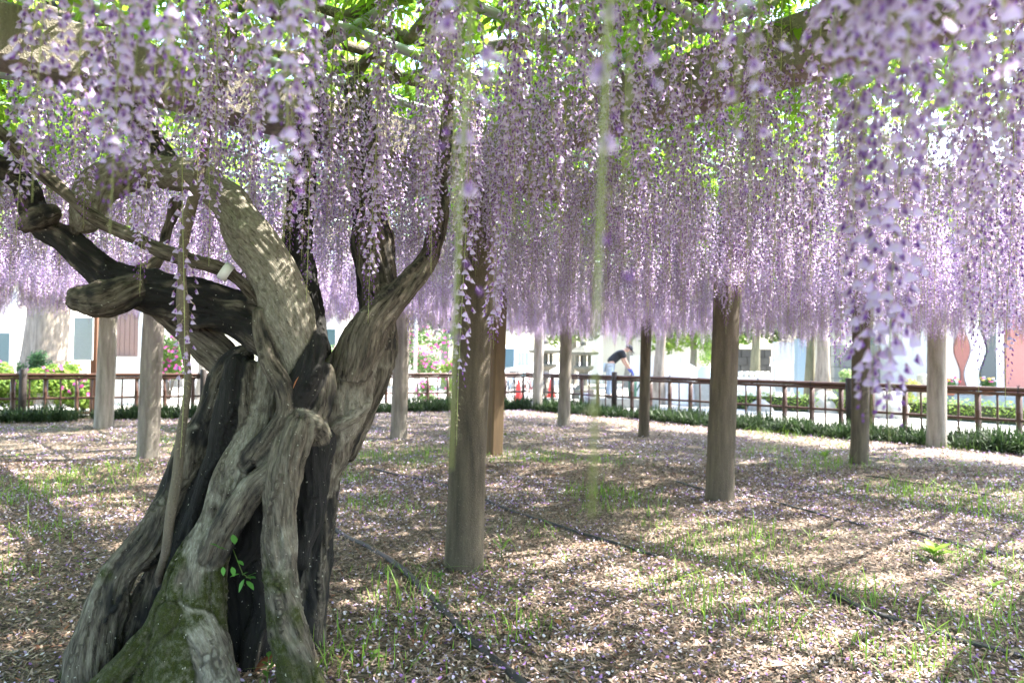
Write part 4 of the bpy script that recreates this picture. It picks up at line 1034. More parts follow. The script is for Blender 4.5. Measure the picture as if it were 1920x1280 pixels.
def tree(x, Y, r, h, label, bark, lean=0.0, flare=1.6, crown_r=2.6, n=5000, cols=((.04, .10, .02), (.15, .26, .05)), seed=1, size=.11, crown_z=None, name='tree', z0=0.0):
    loc = ax(x, Y, z0); rr = random.Random(seed); root = thing(name, label, 'tree', loc, 'trees beyond the fence')
    n_s = 24; m_ = 26; V = []
    for i in range(m_):
        t = i/(m_-1); c = loc+Vector((lean*h*t+.12*r*math.sin(t*9+seed), .1*r*math.sin(t*7), h*t-.1*(1-t)))
        for k in range(n_s):
            th = 2*math.pi*k/n_s; q = r*(1-.45*t)*(1+(flare-1)*math.exp(-t*h/.5)*(1+.35*math.sin(th*5+seed)))*(1+.08*math.sin(3*th+4*t+seed)+.05*math.sin(7*th-6*t))
            V.append((c.x+math.cos(th)*q, c.y+math.sin(th)*q, c.z))
    F = [[i*n_s+k, i*n_s+(k+1) % n_s, (i+1)*n_s+(k+1) % n_s, (i+1)*n_s+k] for i in range(m_-1) for k in range(n_s)]
    tr = MB().add(V, F).build('trunk', bark, root)
    top = loc+Vector((lean*h, 0, h)); cz = crown_z if crown_z else h; cs = []; rs = []
    for k in range(11):
        a = k*2.4+rr.uniform(-.4, .4); e = rr.uniform(.1, 1.0); q = crown_r*rr.uniform(.3, .85)
        c = Vector((top.x+math.cos(a)*q, top.y+math.sin(a)*q*.9, cz+e*crown_r*.9)); cs.append(tuple(c)); rs.append(crown_r*rr.uniform(.3, .5))
        MB().tube([loc+Vector((lean*h*.8, 0, h*.8)), top.lerp(c, .45)+Vector((0, 0, .15)), c], [r*.38, r*.24, r*.08], 7).build('limb', bark, root)
    V, F, C = leaf_mass(cs, rs, n, size, cols, seed+50)
    o = new_obj('crown', np_mesh('crown', V, F, M['shrub'], col=C), root); o['kind'] = 'stuff'
    return root
M['bark_pale'] = concrete_post('bark_pale', (.36, .30, .24), (.15, .12, .09), .25)
M['bark_grey'] = concrete_post('bark_grey', (.34, .31, .27), (.18, .16, .13), .3)
M['bark_moss'] = concrete_post('bark_mossy', (.22, .21, .13), (.12, .11, .07), 1.0)

# left: great pale trunk, white pole, sign, notice board, azaleas
tree(86, 19.5, .62, 6.0, 'massive pale flaky tree trunk behind pink azaleas', M['bark_pale'], flare=1.35, crown_r=4.0, n=9000, seed=3, size=.14, crown_z=5.5)
o = MB().lathe(ax(24, 17.6), [(.075, -.05), (.075, 2.9), (.06, 2.95)], 16).build('white_pole', M['white']); tag(o, 'plain white pole rising from the azaleas beside the pale trunk', 'pole')
def sign_left():
    b = ax(177, 15.6); root = thing('information_sign', 'grey white panel fixed to a square reddish brown timber post', 'sign', b)
    MB().box(b+Vector((0, 0, 1.25)), (.13, .13, 2.6), .35, bev=.012).build('post', M['sign_wood'], root)
    c = ax(156, 15.5); zt, zb = at(156, 595, 15.5).z, at(156, 675, 15.5).z
    MB().box((c.x, c.y, (zt+zb)/2), (.42, .035, zt-zb), .05, col=(.52, .57, .60), bev=.006).build('panel', M['paint'], root)
    for z in (zt-.15, zb+.15): MB().box((b.x-.07, b.y-.03, z), (.14, .03, .05), .05).build('bracket', M['fence_post'], root)
M['sign_wood'] = plain('sign_timber', (.20, .085, .045), .65, .3, 12, sc=(4, 4, .5))
sign_left()
def notice_board():
    Y = 19.0; a, b = ax(208, Y), ax(263, Y); c = (a+b)/2; w = (b-a).length; root = thing('notice_board', 'brown slatted notice board in a white frame above a white base', 'notice board', (c.x, c.y, 0))
    zt, zb = 2.9, at(230, 668, Y).z; zc = at(230, 703, Y).z
    MB().box((c.x, c.y, (zt+zb)/2), (w, .06, zt-zb), 0, col=(.26, .15, .12)).build('backing', M['paint'], root)
    for k in range(6):
        o = MB().box((c.x-w/2+w*(k+.5)/6, c.y-.045, (zt+zb)/2), (w/6-.012, .03, zt-zb-.02), 0, col=(.30, .18, .145)).build('slat', M['paint'], root)
    MB().box((b.x+.03, c.y-.02, (zt+zb)/2), (.10, .12, zt-zb+.05), 0, col=(.78, .78, .76)).build('frame', M['paint'], root)
    MB().box((a.x-.03, c.y-.02, (zt+zb)/2), (.06, .12, zt-zb+.05), 0, col=(.78, .78, .76)).build('frame', M['paint'], root)
    MB().box((c.x, c.y-.03, zb/2-.01), (w+.25, .3, zb-.02), 0, col=(.80, .80, .78), bev=.02).build('base', M['paint'], root)
notice_board()
PK = (.75, .10, .42)
shrub(ax(20, 16.5), 1.15, 1.25, 'low leafy azalea with few pink flowers beneath the white pole', 7000, size=.06, flowers=12, seed=11, cols=((.08, .16, .02), (.25, .36, .06)))
shrub(ax(105, 16.6), 1.15, 1.3, 'leafy azalea with scattered pink flowers before the pale trunk', 7000, size=.06, flowers=26, seed=12, cols=((.08, .16, .02), (.25, .36, .06)))
shrub(ax(158, 16.7), .55, .95, 'small azalea with pink flowers under the grey white panel', 1800, flowers=34, seed=13)
shrub(ax(62, 18.2), .7, 1.7, 'dark green shrub against the foot of the pale trunk', 2200, seed=14, cols=((.03, .08, .03), (.08, .17, .07)))
shrub(ax(135, 18.0), .6, 1.5, 'fresh green shrub beside the pale trunk and the panel', 1800, seed=15, cols=((.10, .2, .02), (.26, .38, .07)))
shrub(ax(318, 21.5), 1.0, 2.3, 'tall pink azalea beside the white based notice board', 4200, flowers=110, seed=16, cols=((.05, .13, .02), (.2, .33, .06)))
shrub(ax(440, 24), 1.3, 2.0, 'bright green shrub seen between trunk and lower limb', 3800, flowers=30, seed=17, cols=((.10, .22, .02), (.28, .42, .08)))
shrub(ax(625, 23), 1.3, 2.1, 'round green shrub with pink flowers behind the trunk fork', 4200, flowers=120, seed=18, cols=((.05, .14, .02), (.2, .33, .06)))
shrub(ax(790, 23.5), 1.5, 2.9, 'tall dark green azalea covered in pink flowers beside grey pole', 6000, flowers=230, seed=19, cols=((.03, .09, .02), (.12, .22, .05)))
shrub(ax(845, 22.6), .9, 1.5, 'yellow green azalea with pink flowers partly behind thickest post', 2800, flowers=60, seed=20, cols=((.12, .22, .03), (.3, .42, .08)))
shrub(ax(800, 20.8), .55, .75, 'sparse twiggy azalea with pink flowers just beyond the fence', 700, flowers=26, seed=21)
shrub(ax(262, 20.8), .5, .6, 'low plain green shrub at the foot of the notice board', 1200, seed=22)
o = MB().lathe(ax(779, 22.2), [(.06, -.05), (.055, 3.2), (.03, 3.22)], 14, col=(.45, .45, .43)).build('utility_pole', M['paint']); tag(o, 'slim grey pole in front of the tall pink azalea', 'pole')
tree(381, 21.5, .16, 4.5, 'slim grey tree trunk seen under the lower wisteria limb', M['bark_grey'], crown_r=2.2, n=4000, seed=5)

# centre: van, bicycles, cones, stone lanterns, person
def prism(mb, prof, c, rz, w, col):
    """side profile (x,z) extruded across width w"""
    ca, sa = math.cos(rz), math.sin(rz); V = []
    for y in (-w/2, w/2):
        for (x, z) in prof: V.append((c[0]+x*ca-y*sa, c[1]+x*sa+y*ca, c[2]+z))
    n = len(prof); F = [[i, n+i, n+(i+1) % n, (i+1) % n] for i in range(n)]+[list(range(n)), list(range(n, 2*n))[::-1]]
    mb.add(V, F, col, smooth=False)
def rot2(c, rz, x, y, z): return Vector((c[0]+x*math.cos(rz)-y*math.sin(rz), c[1]+x*math.sin(rz)+y*math.cos(rz), c[2]+z))
def van():
    c = ax(948, 28.5, .02); rz = R(-100); root = thing('parked_van', 'small white van with pale blue stripe parked behind the bicycles', 'van', c)
    mb = MB(); prism(mb, [(-1.65, .28), (1.55, .28), (1.68, .42), (1.68, .85), (1.55, .98), (1.12, 1.78), (.95, 1.88), (-1.55, 1.88), (-1.68, 1.75), (-1.68, .40)], c, rz, 1.44, (.78, .79, .78))
    body = mb.build('body', M['paint'], root); md = body.modifiers.new('b', 'BEVEL'); md.width = .05; md.segments = 3
    V = [rot2(c, rz, 1.56+.012, y, 1.02) for y in (-.62, .62)]+[rot2(c, rz, 1.15+.012, y, 1.74) for y in (.56, -.56)]
    MB().add(V, [[0, 1, 2, 3]], (.06, .12, .13), smooth=False).build('windscreen', M['glass'], root)
    for s in (-1, 1):
        for (x0, x1) in ((-1.5, -.55), (-.45, .45), (.52, 1.12)):
            V = [rot2(c, rz, x0, s*.728, 1.06), rot2(c, rz, x1+(.28 if x1 > 1 else 0), s*.728, 1.06), rot2(c, rz, x1, s*.728, 1.62), rot2(c, rz, x0, s*.728, 1.62)]
            MB().add(V, [[0, 1, 2, 3]], (.06, .1, .11), smooth=False).build('side_window', M['glass'], root)
        MB().box(rot2(c, rz, 0, s*.726, .72), (3.1, .012, .16), rz, col=(.25, .50, .62)).build('stripe', M['paint'], root)
        for x in (-1.1, 1.1):
            w = rot2(c, rz, x, s*.64, .27); a = Vector((-math.sin(rz), math.cos(rz), 0))*.09
            ty = MB().tube([w-a, w-a*.6, w+a*.6, w+a], [.23, .275, .275, .23], 24, col=(.02, .02, .02)).build('wheel', M['paint'], root)
            MB().tube([w+a*s*1.01, w+a*s*1.06], [.15, .13], 16, col=(.45, .45, .45)).build('rim', M['paint'], ty)
        h = rot2(c, rz, 1.66, s*.52, .66); f = Vector((math.cos(rz), math.sin(rz), 0))*.03
        MB().tube([h-f, h+f], [.10, .09], 14, col=(.75, .78, .8)).build('headlight', M['paint'], root)
    MB().box(rot2(c, rz, 1.66, 0, .36), (.10, 1.40, .14), rz, col=(.5, .5, .5), bev=.02).build('bumper', M['paint'], root)
M['glass'] = plain('dark_glass', (.06, .10, .11), .12, .1, 4, bmp=0)
van()
def bicycle(x, Y, rz, col, label):
    c = ax(x, Y, .02); root = thing('bicycle', label, 'bicycle', c, 'bicycles parked beyond the fence'); f = lambda a, z, y=0.0: rot2(c, rz, a, y, z)
    for xx in (-.52, .52):
        w = MB().tube([f(xx+.31*math.cos(q), .33+.31*math.sin(q)) for q in np.linspace(0, 6.283, 25)], .019, 6, caps=False, col=(.02, .02, .02)).build('wheel', M['paint'], root)
        sp = MB()
        for q in np.linspace(0, 6.283, 13)[:-1]: sp.tube([f(xx, .33), f(xx+.3*math.cos(q), .33+.3*math.sin(q))], .0025, 4, col=(.5, .5, .5))
        sp.tube([f(xx, .33, -.04), f(xx, .33, .04)], .025, 8, col=(.4, .4, .4)); sp.build('spokes', M['paint'], w)
    fr = MB()
    for (a, b) in (((-.52, .33), (-.12, .30)), ((-.12, .30), (-.25, .78)), ((-.52, .33), (-.25, .72)), ((-.12, .30), (.33, .74)), ((-.23, .66), (.33, .80)), ((.31, .86), (.52, .33))):
        fr.tube([f(*a), f(*b)], .016, 7, col=col)
    fr.build('frame', M['paint'], root)
    MB().tube([f(-.38, .83), f(-.28, .86), f(-.12, .845)], [.085, .06, .025], 10, col=(.025, .025, .03)).build('saddle', M['paint'], root)
    MB().tube([f(.15, .98, -.28), f(.32, 1.0, -.2), f(.30, .97), f(.32, 1.0, .2), f(.15, .98, .28)], .013, 7, col=(.3, .3, .32)).build('handlebar', M['paint'], root)
    bk = MB(); bk.box(f(.58, .82), (.28, .34, .22), rz, col=(.07, .07, .07), bev=.02); bk.build('basket', M['paint'], root)
    MB().tube([f(-.12, .30, -.09), f(-.12, .30, .09)], .02, 7, col=(.2, .2, .2)).build('crank', M['paint'], root)
bicycle(957, 22.6, R(75), (.05, .09, .14), 'dark blue bicycle with black saddle beside the traffic cone')
bicycle(1000, 23.8, R(55), (.30, .04, .04), 'red framed bicycle standing between two traffic cones')
def cone(x, Y, label):
    c = ax(x, Y, .02); root = thing('traffic_cone', label, 'traffic cone', c, 'red traffic cones beyond the fence')
    MB().box(c+Vector((0, 0, .02)), (.36, .36, .04), .2, col=(.55, .05, .04), bev=.03).build('base', M['paint'], root)
    MB().lathe(c, [(.14, .04), (.12, .10), (.035, .68), (.03, .70)], 18, col=(.65, .05, .04)).build('body', M['paint'], root)
    MB().lathe(c, [(.088, .30), (.070, .44)], 18, col=(.75, .74, .72)).build('band', M['paint'], root)
cone(973, 21.6, 'red traffic cone standing beside the dark blue bicycle'); cone(1034, 24.6, 'red traffic cone standing before the wide stone lantern')
def lantern(x, Y, s, label, wide=1.0):
    c = ax(x, Y, .02); root = thing('stone_lantern', label, 'stone lantern', c, 'weathered stone lanterns')
    n = 6
    def L(nm, prof, k=6, m='stone_mossy'): MB().lathe(c, [(r*s, z*s) for (r, z) in prof], k, smooth=False).build(nm, M[m], root)
    L('plinth', [(.46, 0), (.46, .14), (.40, .16), (.40, .30), (.33, .34), (.24, .46)])
    L('shaft', [(.16, .46), (.14, .60), (.15, .78), (.19, .92)], 14)
    L('platform', [(.20, .92), (.38*wide, 1.02), (.42*wide, 1.06), (.42*wide, 1.14), (.30, 1.15)])
    for k in range(6):
        a = 2*math.pi*(k+.5)/6; p = c+Vector((math.cos(a)*.25*s, math.sin(a)*.25*s, 1.33*s))
        MB().box(p, (.08*s, .08*s, .38*s), a).build('firebox_post', M['stone_mossy'], root)
    L('firebox_core', [(.12, 1.14), (.12, 1.52)], 6, 'stone_dark')
    L('roof', [(.26, 1.50), (.58*wide, 1.55), (.60*wide, 1.62), (.50*wide, 1.66), (.26, 1.80), (.12, 1.86)])
    L('finial', [(.10, 1.85), (.13, 1.90), (.12, 1.98), (.05, 2.06), (.01, 2.12)], 12)
lantern(1022, 25.5, 1.02, 'wide roofed stone lantern behind the red traffic cone', 1.15); lantern(1094, 24.0, .98, 'slender waisted stone lantern between fence and pale wall', .95)
o = MB().box(ax(1097, 20.6, .19), (.29, .24, .34), .1, col=(.80, .80, .78), bev=.015).build('white_box', M['paint']); tag(o, 'small white box on the paving before the slender lantern', 'box')

def skin_mesh(name, verts, edges, radii, mtl, parent, root_i=0, sub=2):
    me = bpy.data.meshes.new(name); me.from_pydata([tuple(v) for v in verts], edges, []); o = bpy.data.objects.new(name, me); COL.objects.link(o)
    o.modifiers.new('skin', 'SKIN'); 
    for i, r in enumerate(radii): me.skin_vertices[0].data[i].radius = (r, r) if not isinstance(r, tuple) else r
    me.skin_vertices[0].data[root_i].use_root = True
    sb = o.modifiers.new('sub', 'SUBSURF'); sb.levels = sub; sb.render_levels = sub
    dg = bpy.context.evaluated_depsgraph_get(); nm = bpy.data.meshes.new_from_object(o.evaluated_get(dg))
    bpy.data.objects.remove(o); nm.materials.clear(); nm.materials.append(mtl)
    for p in nm.polygons: p.use_smooth = True
    nm.name = name; return new_obj(name, nm, parent)
def person():
    b = ax(1142, 19.6, .27); root = thing('person', 'person in black T-shirt and pale jeans bending forward with blue gloves', 'person', b)
    skin = plain('skin', (.55, .33, .24), .55, .08, 20, bmp=0); shirt = plain('black_cloth', (.025, .025, .028), .85, .3, 30); jeans = plain('pale_denim', (.42, .50, .60), .85, .15, 40)
    glove = plain('blue_glove', (.06, .09, .42), .5, .15, 30); capm = plain('dark_cap', (.03, .03, .04), .8, .2, 20); shoe = plain('shoe', (.12, .11, .10), .6, .2, 20)
    def W(x, y, z): return b+Vector((x, y, z))
    # body: pelvis, spine, neck, head, legs, arms as one skin
    v = [W(0, 0, .93), W(.10, 0, 1.07), W(.24, 0, 1.20), W(.36, 0, 1.29), W(.43, 0, 1.35), W(.51, 0, 1.385), W(.58, 0, 1.37)]
    e = [(0, 1), (1, 2), (2, 3), (3, 4), (4, 5), (5, 6)]; r = [.125, .12, .125, .11, .052, .088, .07]
    for s in (-1, 1):
        i = len(v); v += [W(0, s*.10, .88), W(.05, s*.12, .50), W(-.02, s*.12, .10), W(.12, s*.13, .045)]; e += [(0, i), (i, i+1), (i+1, i+2), (i+2, i+3)]; r += [.095, .062, .042, .035]
        i = len(v); v += [W(.36, s*.19, 1.27), W(.44, s*.24, 1.03), W(.56, s*.15, .86), W(.60, s*.13, .81)]; e += [(3, i), (i, i+1), (i+1, i+2), (i+2, i+3)]; r += [.06, .043, .033, .034]
    skin_mesh('body', v, e, r, skin, root)
    # face
    f = MB(); hd = W(.545, 0, 1.385); fw = Vector((.80, 0, -.60)); upv = Vector((.60, 0, .80)); sd = Vector((0, 1, 0))
    f.tube([hd+fw*.075+upv*.015, hd+fw*.105-upv*.015, hd+fw*.085-upv*.025], [.012, .016, .010], 8); f.build('nose', skin, root)
    for s in (-1, 1):
        f = MB().lathe(hd+fw*.078+upv*.022+sd*s*.033-Vector((0, 0, .008)), [(.003, 0), (.009, .004), (.009, .012), (.003, .016)], 8, col=(.03, .02, .02)); f.build('eye', M['paint'], root)
        f = MB().tube([hd+sd*s*.082+upv*.025, hd+sd*s*.094, hd+sd*s*.084-upv*.03], [.012, .018, .010], 8); f.build('ear', skin, root)
    MB().tube([hd+fw*.082-upv*.05+sd*.022, hd+fw*.09-upv*.05, hd+fw*.082-upv*.05-sd*.022], .006, 6, col=(.35, .12, .10)).build('mouth', M['paint'], root)
    # clothes
    v = [W(-.01, 0, .96), W(.10, 0, 1.075), W(.24, 0, 1.205), W(.36, 0, 1.295), W(.405, 0, 1.33)]; e = [(0, 1), (1, 2), (2, 3), (3, 4)]; r = [.142, .138, .145, .13, .075]
    for s in (-1, 1):
        i = len(v); v += [W(.36, s*.19, 1.275), W(.41, s*.225, 1.12)]; e += [(3, i), (i, i+1)]; r += [.082, .066]
    skin_mesh('shirt', v, e, r, shirt, root)
    v = [W(-.01, 0, .95), W(0, .10, .88), W(.05, .12, .50), W(-.02, .12, .09), W(0, -.10, .88), W(.05, -.12, .50), W(-.02, -.12, .09)]
    skin_mesh('jeans', v, [(0, 1), (1, 2), (2, 3), (0, 4), (4, 5), (5, 6)], [.145, .112, .082, .07, .112, .082, .07], jeans, root)
    for s in (-1, 1):
        skin_mesh('shoe', [W(-.06, s*.125, .045), W(.06, s*.13, .045), W(.17, s*.135, .035)], [(0, 1), (1, 2)], [.05, .052, .04], shoe, root)
        p0 = W(.56, s*.15, .86); v = [p0, W(.605, s*.13, .79), W(.62, s*.125, .755)]; e = [(0, 1), (1, 2)]; r = [.042, .044, .04]
        for k, (dx, dy, l) in enumerate(((.03, .03, .075), (.04, .01, .085), (.04, -.012, .08), (.03, -.032, .065))):
            i = len(v); v += [W(.62+dx, s*.125+dy, .725), W(.64+dx, s*.125+dy*1.1, .725-l*.5), W(.63+dx, s*.125+dy*1.1, .725-l)]; e += [(2, i), (i, i+1), (i+1, i+2)]; r += [.012, .0105, .009]
        i = len(v); v += [W(.615, s*.125-s*.045, .765), W(.64, s*.125-s*.07, .735), W(.66, s*.125-s*.065, .71)]; e += [(1, i), (i, i+1), (i+1, i+2)]; r += [.014, .012, .010]
        skin_mesh('glove', v, e, r, glove, root)
    c = MB().lathe((0, 0, 0), [(.108, 0), (.112, .03), (.10, .075), (.06, .105), (.01, .115)], 18); c.add([(.08, -.08, .005), (.20, -.05, -.01), (.20, .05, -.01), (.08, .08, .005), (.08, -.08, .02), (.20, -.05, .0), (.20, .05, .0), (.08, .08, .02)], [[0, 3, 2, 1], [4, 5, 6, 7], [0, 1, 5, 4], [1, 2, 6, 5], [2, 3, 7, 6]], smooth=False)
    o = c.build('cap', capm, root); o.location = hd+upv*.015-b; o.rotation_euler = (0, R(37), 0)
    # green can in front of the hands
    p = ax(1142, 19.6, .27)+Vector((.66, 0, 0))
    wc = thing('watering_can', 'dark green watering can on the stone kerb below blue gloves', 'watering can', p)
    MB().lathe(p, [(.11, 0), (.12, .02), (.12, .62), (.10, .65)], 18, col=(.03, .10, .06)).build('body', M['paint'], wc)
    MB().tube([p+Vector((-.10, 0, .5)), p+Vector((-.02, 0, .76)), p+Vector((.10, 0, .55))], .012, 7, col=(.03, .10, .06)).build('handle', M['paint'], wc)
    MB().tube([p+Vector((.11, 0, .2)), p+Vector((.28, 0, .55))], [.022, .014], 8, col=(.03, .10, .06)).build('spout', M['paint'], wc)
person()
k = ax(1155, 19.9); o = MB().box((k.x+.15, k.y, .145), (1.9, 1.1, .25), .05, bev=.03).build('stone_kerb', M['stone']); tag(o, 'low grey stone kerb the bending person stands on', 'kerb')
def block_wall(x0, x1, Y, ztop, bw, bh, m, label, z0=.0):
    a, b = ax(x0, Y), ax(x1, Y); L_ = b.x-a.x; root = thing('stone_wall', label, 'wall', ((a.x+b.x)/2, Y, 0)); rr = random.Random(int(x0))
    nr = max(1, round(ztop/bh)); bh = ztop/nr
    MB().box(((a.x+b.x)/2, Y+.16, ztop/2-.02), (L_-.04, .2, ztop-.04), 0).build('backing', M['stone_dark'], root)
    for r_ in range(nr):
        x = a.x-(bw*.5 if r_ % 2 else 0)
        while x < b.x-.05:
            w = bw*rr.uniform(.85, 1.15); xa, xb = max(x, a.x), min(x+w, b.x); x += w
            if xb-xa < .06: continue
            MB().box(((xa+xb)/2, Y+rr.uniform(-.012, .012), bh*(r_+.5)), (xb-xa-.015, .26, bh-.015), 0, bev=.012).build('stone', m, root)
    return root
block_wall(1182, 1292, 23.0, 1.50, 1.1, .75, M['white_stone'] if 'white_stone' in M else M.setdefault('white_stone', plain('white_stone', (.62, .61, .58), .8, .1, 4)), 'smooth pale stone wall behind the bending person')
block_wall(1376, 1445, 25.5, 1.80, .42, .30, M['stone_dark'], 'dark rough stone wall behind the white planter row')
block_wall(1560, 1748, 24.5, 1.95, .55, .38, M['stone'], 'grey block wall behind the leafy shrub and rocks')
tree(1232, 21.2, .17, 4.2, 'slim pale curving trunk before the pale stone wall', M['bark_pale'], lean=.06, crown_r=2.0, n=3500, seed=8)
tree(1417, 24.2, .17, 4.5, 'slim mossy green trunk before the dark stone wall', M['bark_moss'], crown_r=2.3, n=4000, seed=9)
tree(1519, 20.4, .14, 4.2, 'dark mossy trunk touching the white barked trunk', M['bark_moss'], crown_r=1.6, n=2500, seed=10)
tree(1543, 20.0, .19, 5.0, 'white barked tree trunk with flared foot beyond the fence', M['bark_pale'], crown_r=2.4, n=4000, seed=11, flare=2.0)
def dome(x, Y, w, h, label):
    c = ax(x, Y, .02); prof = [(w/2, 0)]+[(w/2*math.cos(q), h*math.sin(q)) for q in np.linspace(.05, 1.5, 9)]
    o = MB().lathe(c, prof, 28, col=(.80, .80, .79)).build('covered_mound', M['paint']); tag(o, label, 'cover')
dome(1285, 21.4, 1.5, 1.25, 'white sheeted rounded mound before the pale stone wall')
def urn(x, Y, label):
    c = ax(x, Y, .02); root = thing('stone_urn', label, 'urn', c)
    MB().box(c+Vector((0, 0, .35)), (.5, .5, .7), .1, bev=.02).build('pedestal', M['stone'], root)
    MB().lathe(c+Vector((0, 0, .70)), [(.16, 0), (.18, .05), (.21, .2), (.19, .34), (.12, .42), (.14, .46), (.11, .46)], 20, col=(.60, .70, .72)).build('vessel', M['paint'], root)
urn(1320, 20.6, 'pale blue grey urn on a stone block beside second thickest post')
def planters():
    Y = 20.6; a, b = ax(1384, Y), ax(1443, Y); c = (a+b)/2; root = thing('planter_trough', 'long white trough beside the grey signboard', 'planter', (c.x, Y, 0))
    w = b.x-a.x; MB().box((c.x, Y, .45), (w, .4, .86), 0, col=(.78, .79, .80), bev=.02).build('trough', M['paint'], root)
    where = ('end pot of the row touching the urn side of trough', 'second pot from the urn end of the white trough', 'third pot from the urn end of the white trough', 'third pot from the signboard end of the white trough', 'second pot from the signboard end of the white trough', 'end pot of the row nearest the grey signboard')
    for k in range(6):
        p = Vector((a.x+w*(k+.5)/6, Y, .88)); o = MB().lathe(p, [(.05, -.02), (.07, .06), (.075, .14), (.06, .17)], 12, col=(.75, .70, .58)).build('flower_pot', M['paint']); tag(o, 'small cream '+where[k], 'pot', 'cream pots in the trough')
planters()
def board(x0, x1, y0, y1, Y, label):
    a, b = ax(x0, Y), ax(x1, Y); zt, zb = at(x0, y0, Y).z, at(x0, y1, Y).z; c = (a+b)/2; root = thing('signboard', label, 'signboard', (c.x, Y, 0)); w = b.x-a.x
    MB().box((c.x, Y, (zt+zb)/2), (w, .05, zt-zb), 0, col=(.44, .44, .43), bev=.008).build('panel', M['paint'], root)
    for s in (-1, 1): MB().box((c.x+s*(w/2-.05), Y+.05, zt/2), (.06, .05, zt), 0, col=(.55, .53, .48)).build('leg', M['paint'], root)
    MB().box((c.x-.03, Y+.02, zb-.33), (w*.7, .03, .46), 0, col=(.78, .78, .77)).build('lower_panel', M['paint'], root)
board(1449, 1489, 641, 677, 20.0, 'grey signboard on two legs with white lower panel')
o = MB().box(ax(1502, 23, 1.05), (.36, .3, 2.1), 0, col=(.22, .30, .36), bev=.02).build('steel_locker', M['paint']); tag(o, 'narrow blue grey locker between signboard and mossy trunk', 'locker')
shrub(ax(1586, 19.6), .55, 1.35, 'pale leaved shrub in front of the grey block wall', 1800, seed=31, cols=((.16, .28, .08), (.42, .52, .25)), size=.06)
shrub(ax(1697, 19.0), .45, 1.05, 'yellow green shrub beside a cut stone post', 900, seed=32, cols=((.3, .34, .06), (.5, .48, .12)), size=.07)
shrub(ax(1345, 26), 1.2, 3.0, 'tall light green shrub behind the second thickest post', 3200, seed=33, cols=((.10, .22, .03), (.30, .42, .10)))
o = MB().lathe(ax(1731, 19.4), [(.17, 0), (.17, .98), (.15, 1.02), (.0, 1.04)], 10, col=(.50, .47, .38)).build('stone_post', M['rough']); tag(o, 'short cut stone post beside the yellow green shrub', 'stone post')
def rock(x, Y, rx, h, label, seed):
    c = ax(x, Y, .0); n, m_ = 20, 10; V = []
    for i in range(m_):
        for j in range(n):
            th = 2*math.pi*j/n; ph = math.pi/2*i/(m_-1); V.append((math.cos(th)*math.cos(ph), math.sin(th)*math.cos(ph), math.sin(ph)))
    V = np.array(V); q = 1+.55*(fbm(V*1.6+seed, 3, seed)-.5); V = V*q[:, None]*np.array([rx, rx*.8, h])+np.array(c)
    V[:n, 2] = -.05
    F = [[i*n+j, i*n+(j+1) % n, (i+1)*n+(j+1) % n, (i+1)*n+j] for i in range(m_-1) for j in range(n)]
    o = MB().add(V, F).build('garden_rock', M['stone']); tag(o, label, 'rock', 'rocks in the low hedge')
rock(1545, 18.4, .45, .62, 'pointed grey rock at the flared foot of the white trunk', 3); rock(1660, 16.9, .55, .75, 'large grey rock beside the slim dark post', 5); rock(1425, 18.8, .35, .3, 'low grey rock in the hedge under the white trough', 6)
# clipped low hedges
def hedge(x0, x1, Y0, Y1, h, d, label, seed):
    a, b = ax(x0, Y0), ax(x1, Y1); dirv = (b-a); L_ = dirv.length; dirv.normalize(); c = (a+b)/2; root = thing('low_hedge', label, 'hedge', (c.x, c.y, 0), 'clipped low hedges beyond the fence')
    n = int(L_/.35); cs = [tuple(a+dirv*(L_*(i+.5)/n)+Vector((0, random.uniform(-.1, .1), h*.5))) for i in range(n)]; rs = [max(d, h)*.62]*n
    V, F, C = leaf_mass(cs, rs, 900*n//2, .035, ((.10, .20, .02), (.30, .42, .07)), seed); V[:, 2] = np.clip(V[:, 2], .02, h*1.05)
    o = new_obj('foliage', np_mesh('foliage', V, F, M['shrub'], col=C), root); o['kind'] = 'stuff'
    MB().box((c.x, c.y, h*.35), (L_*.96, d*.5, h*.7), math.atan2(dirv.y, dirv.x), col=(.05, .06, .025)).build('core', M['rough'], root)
hedge(1378, 1660, 19.6, 17.6, .55, .6, 'clipped bright green hedge under trough, signboard and white trunk', 41)
hedge(1700, 1985, 17.2, 14.6, .55, .6, 'clipped bright green hedge before the wavy panelled building', 42)
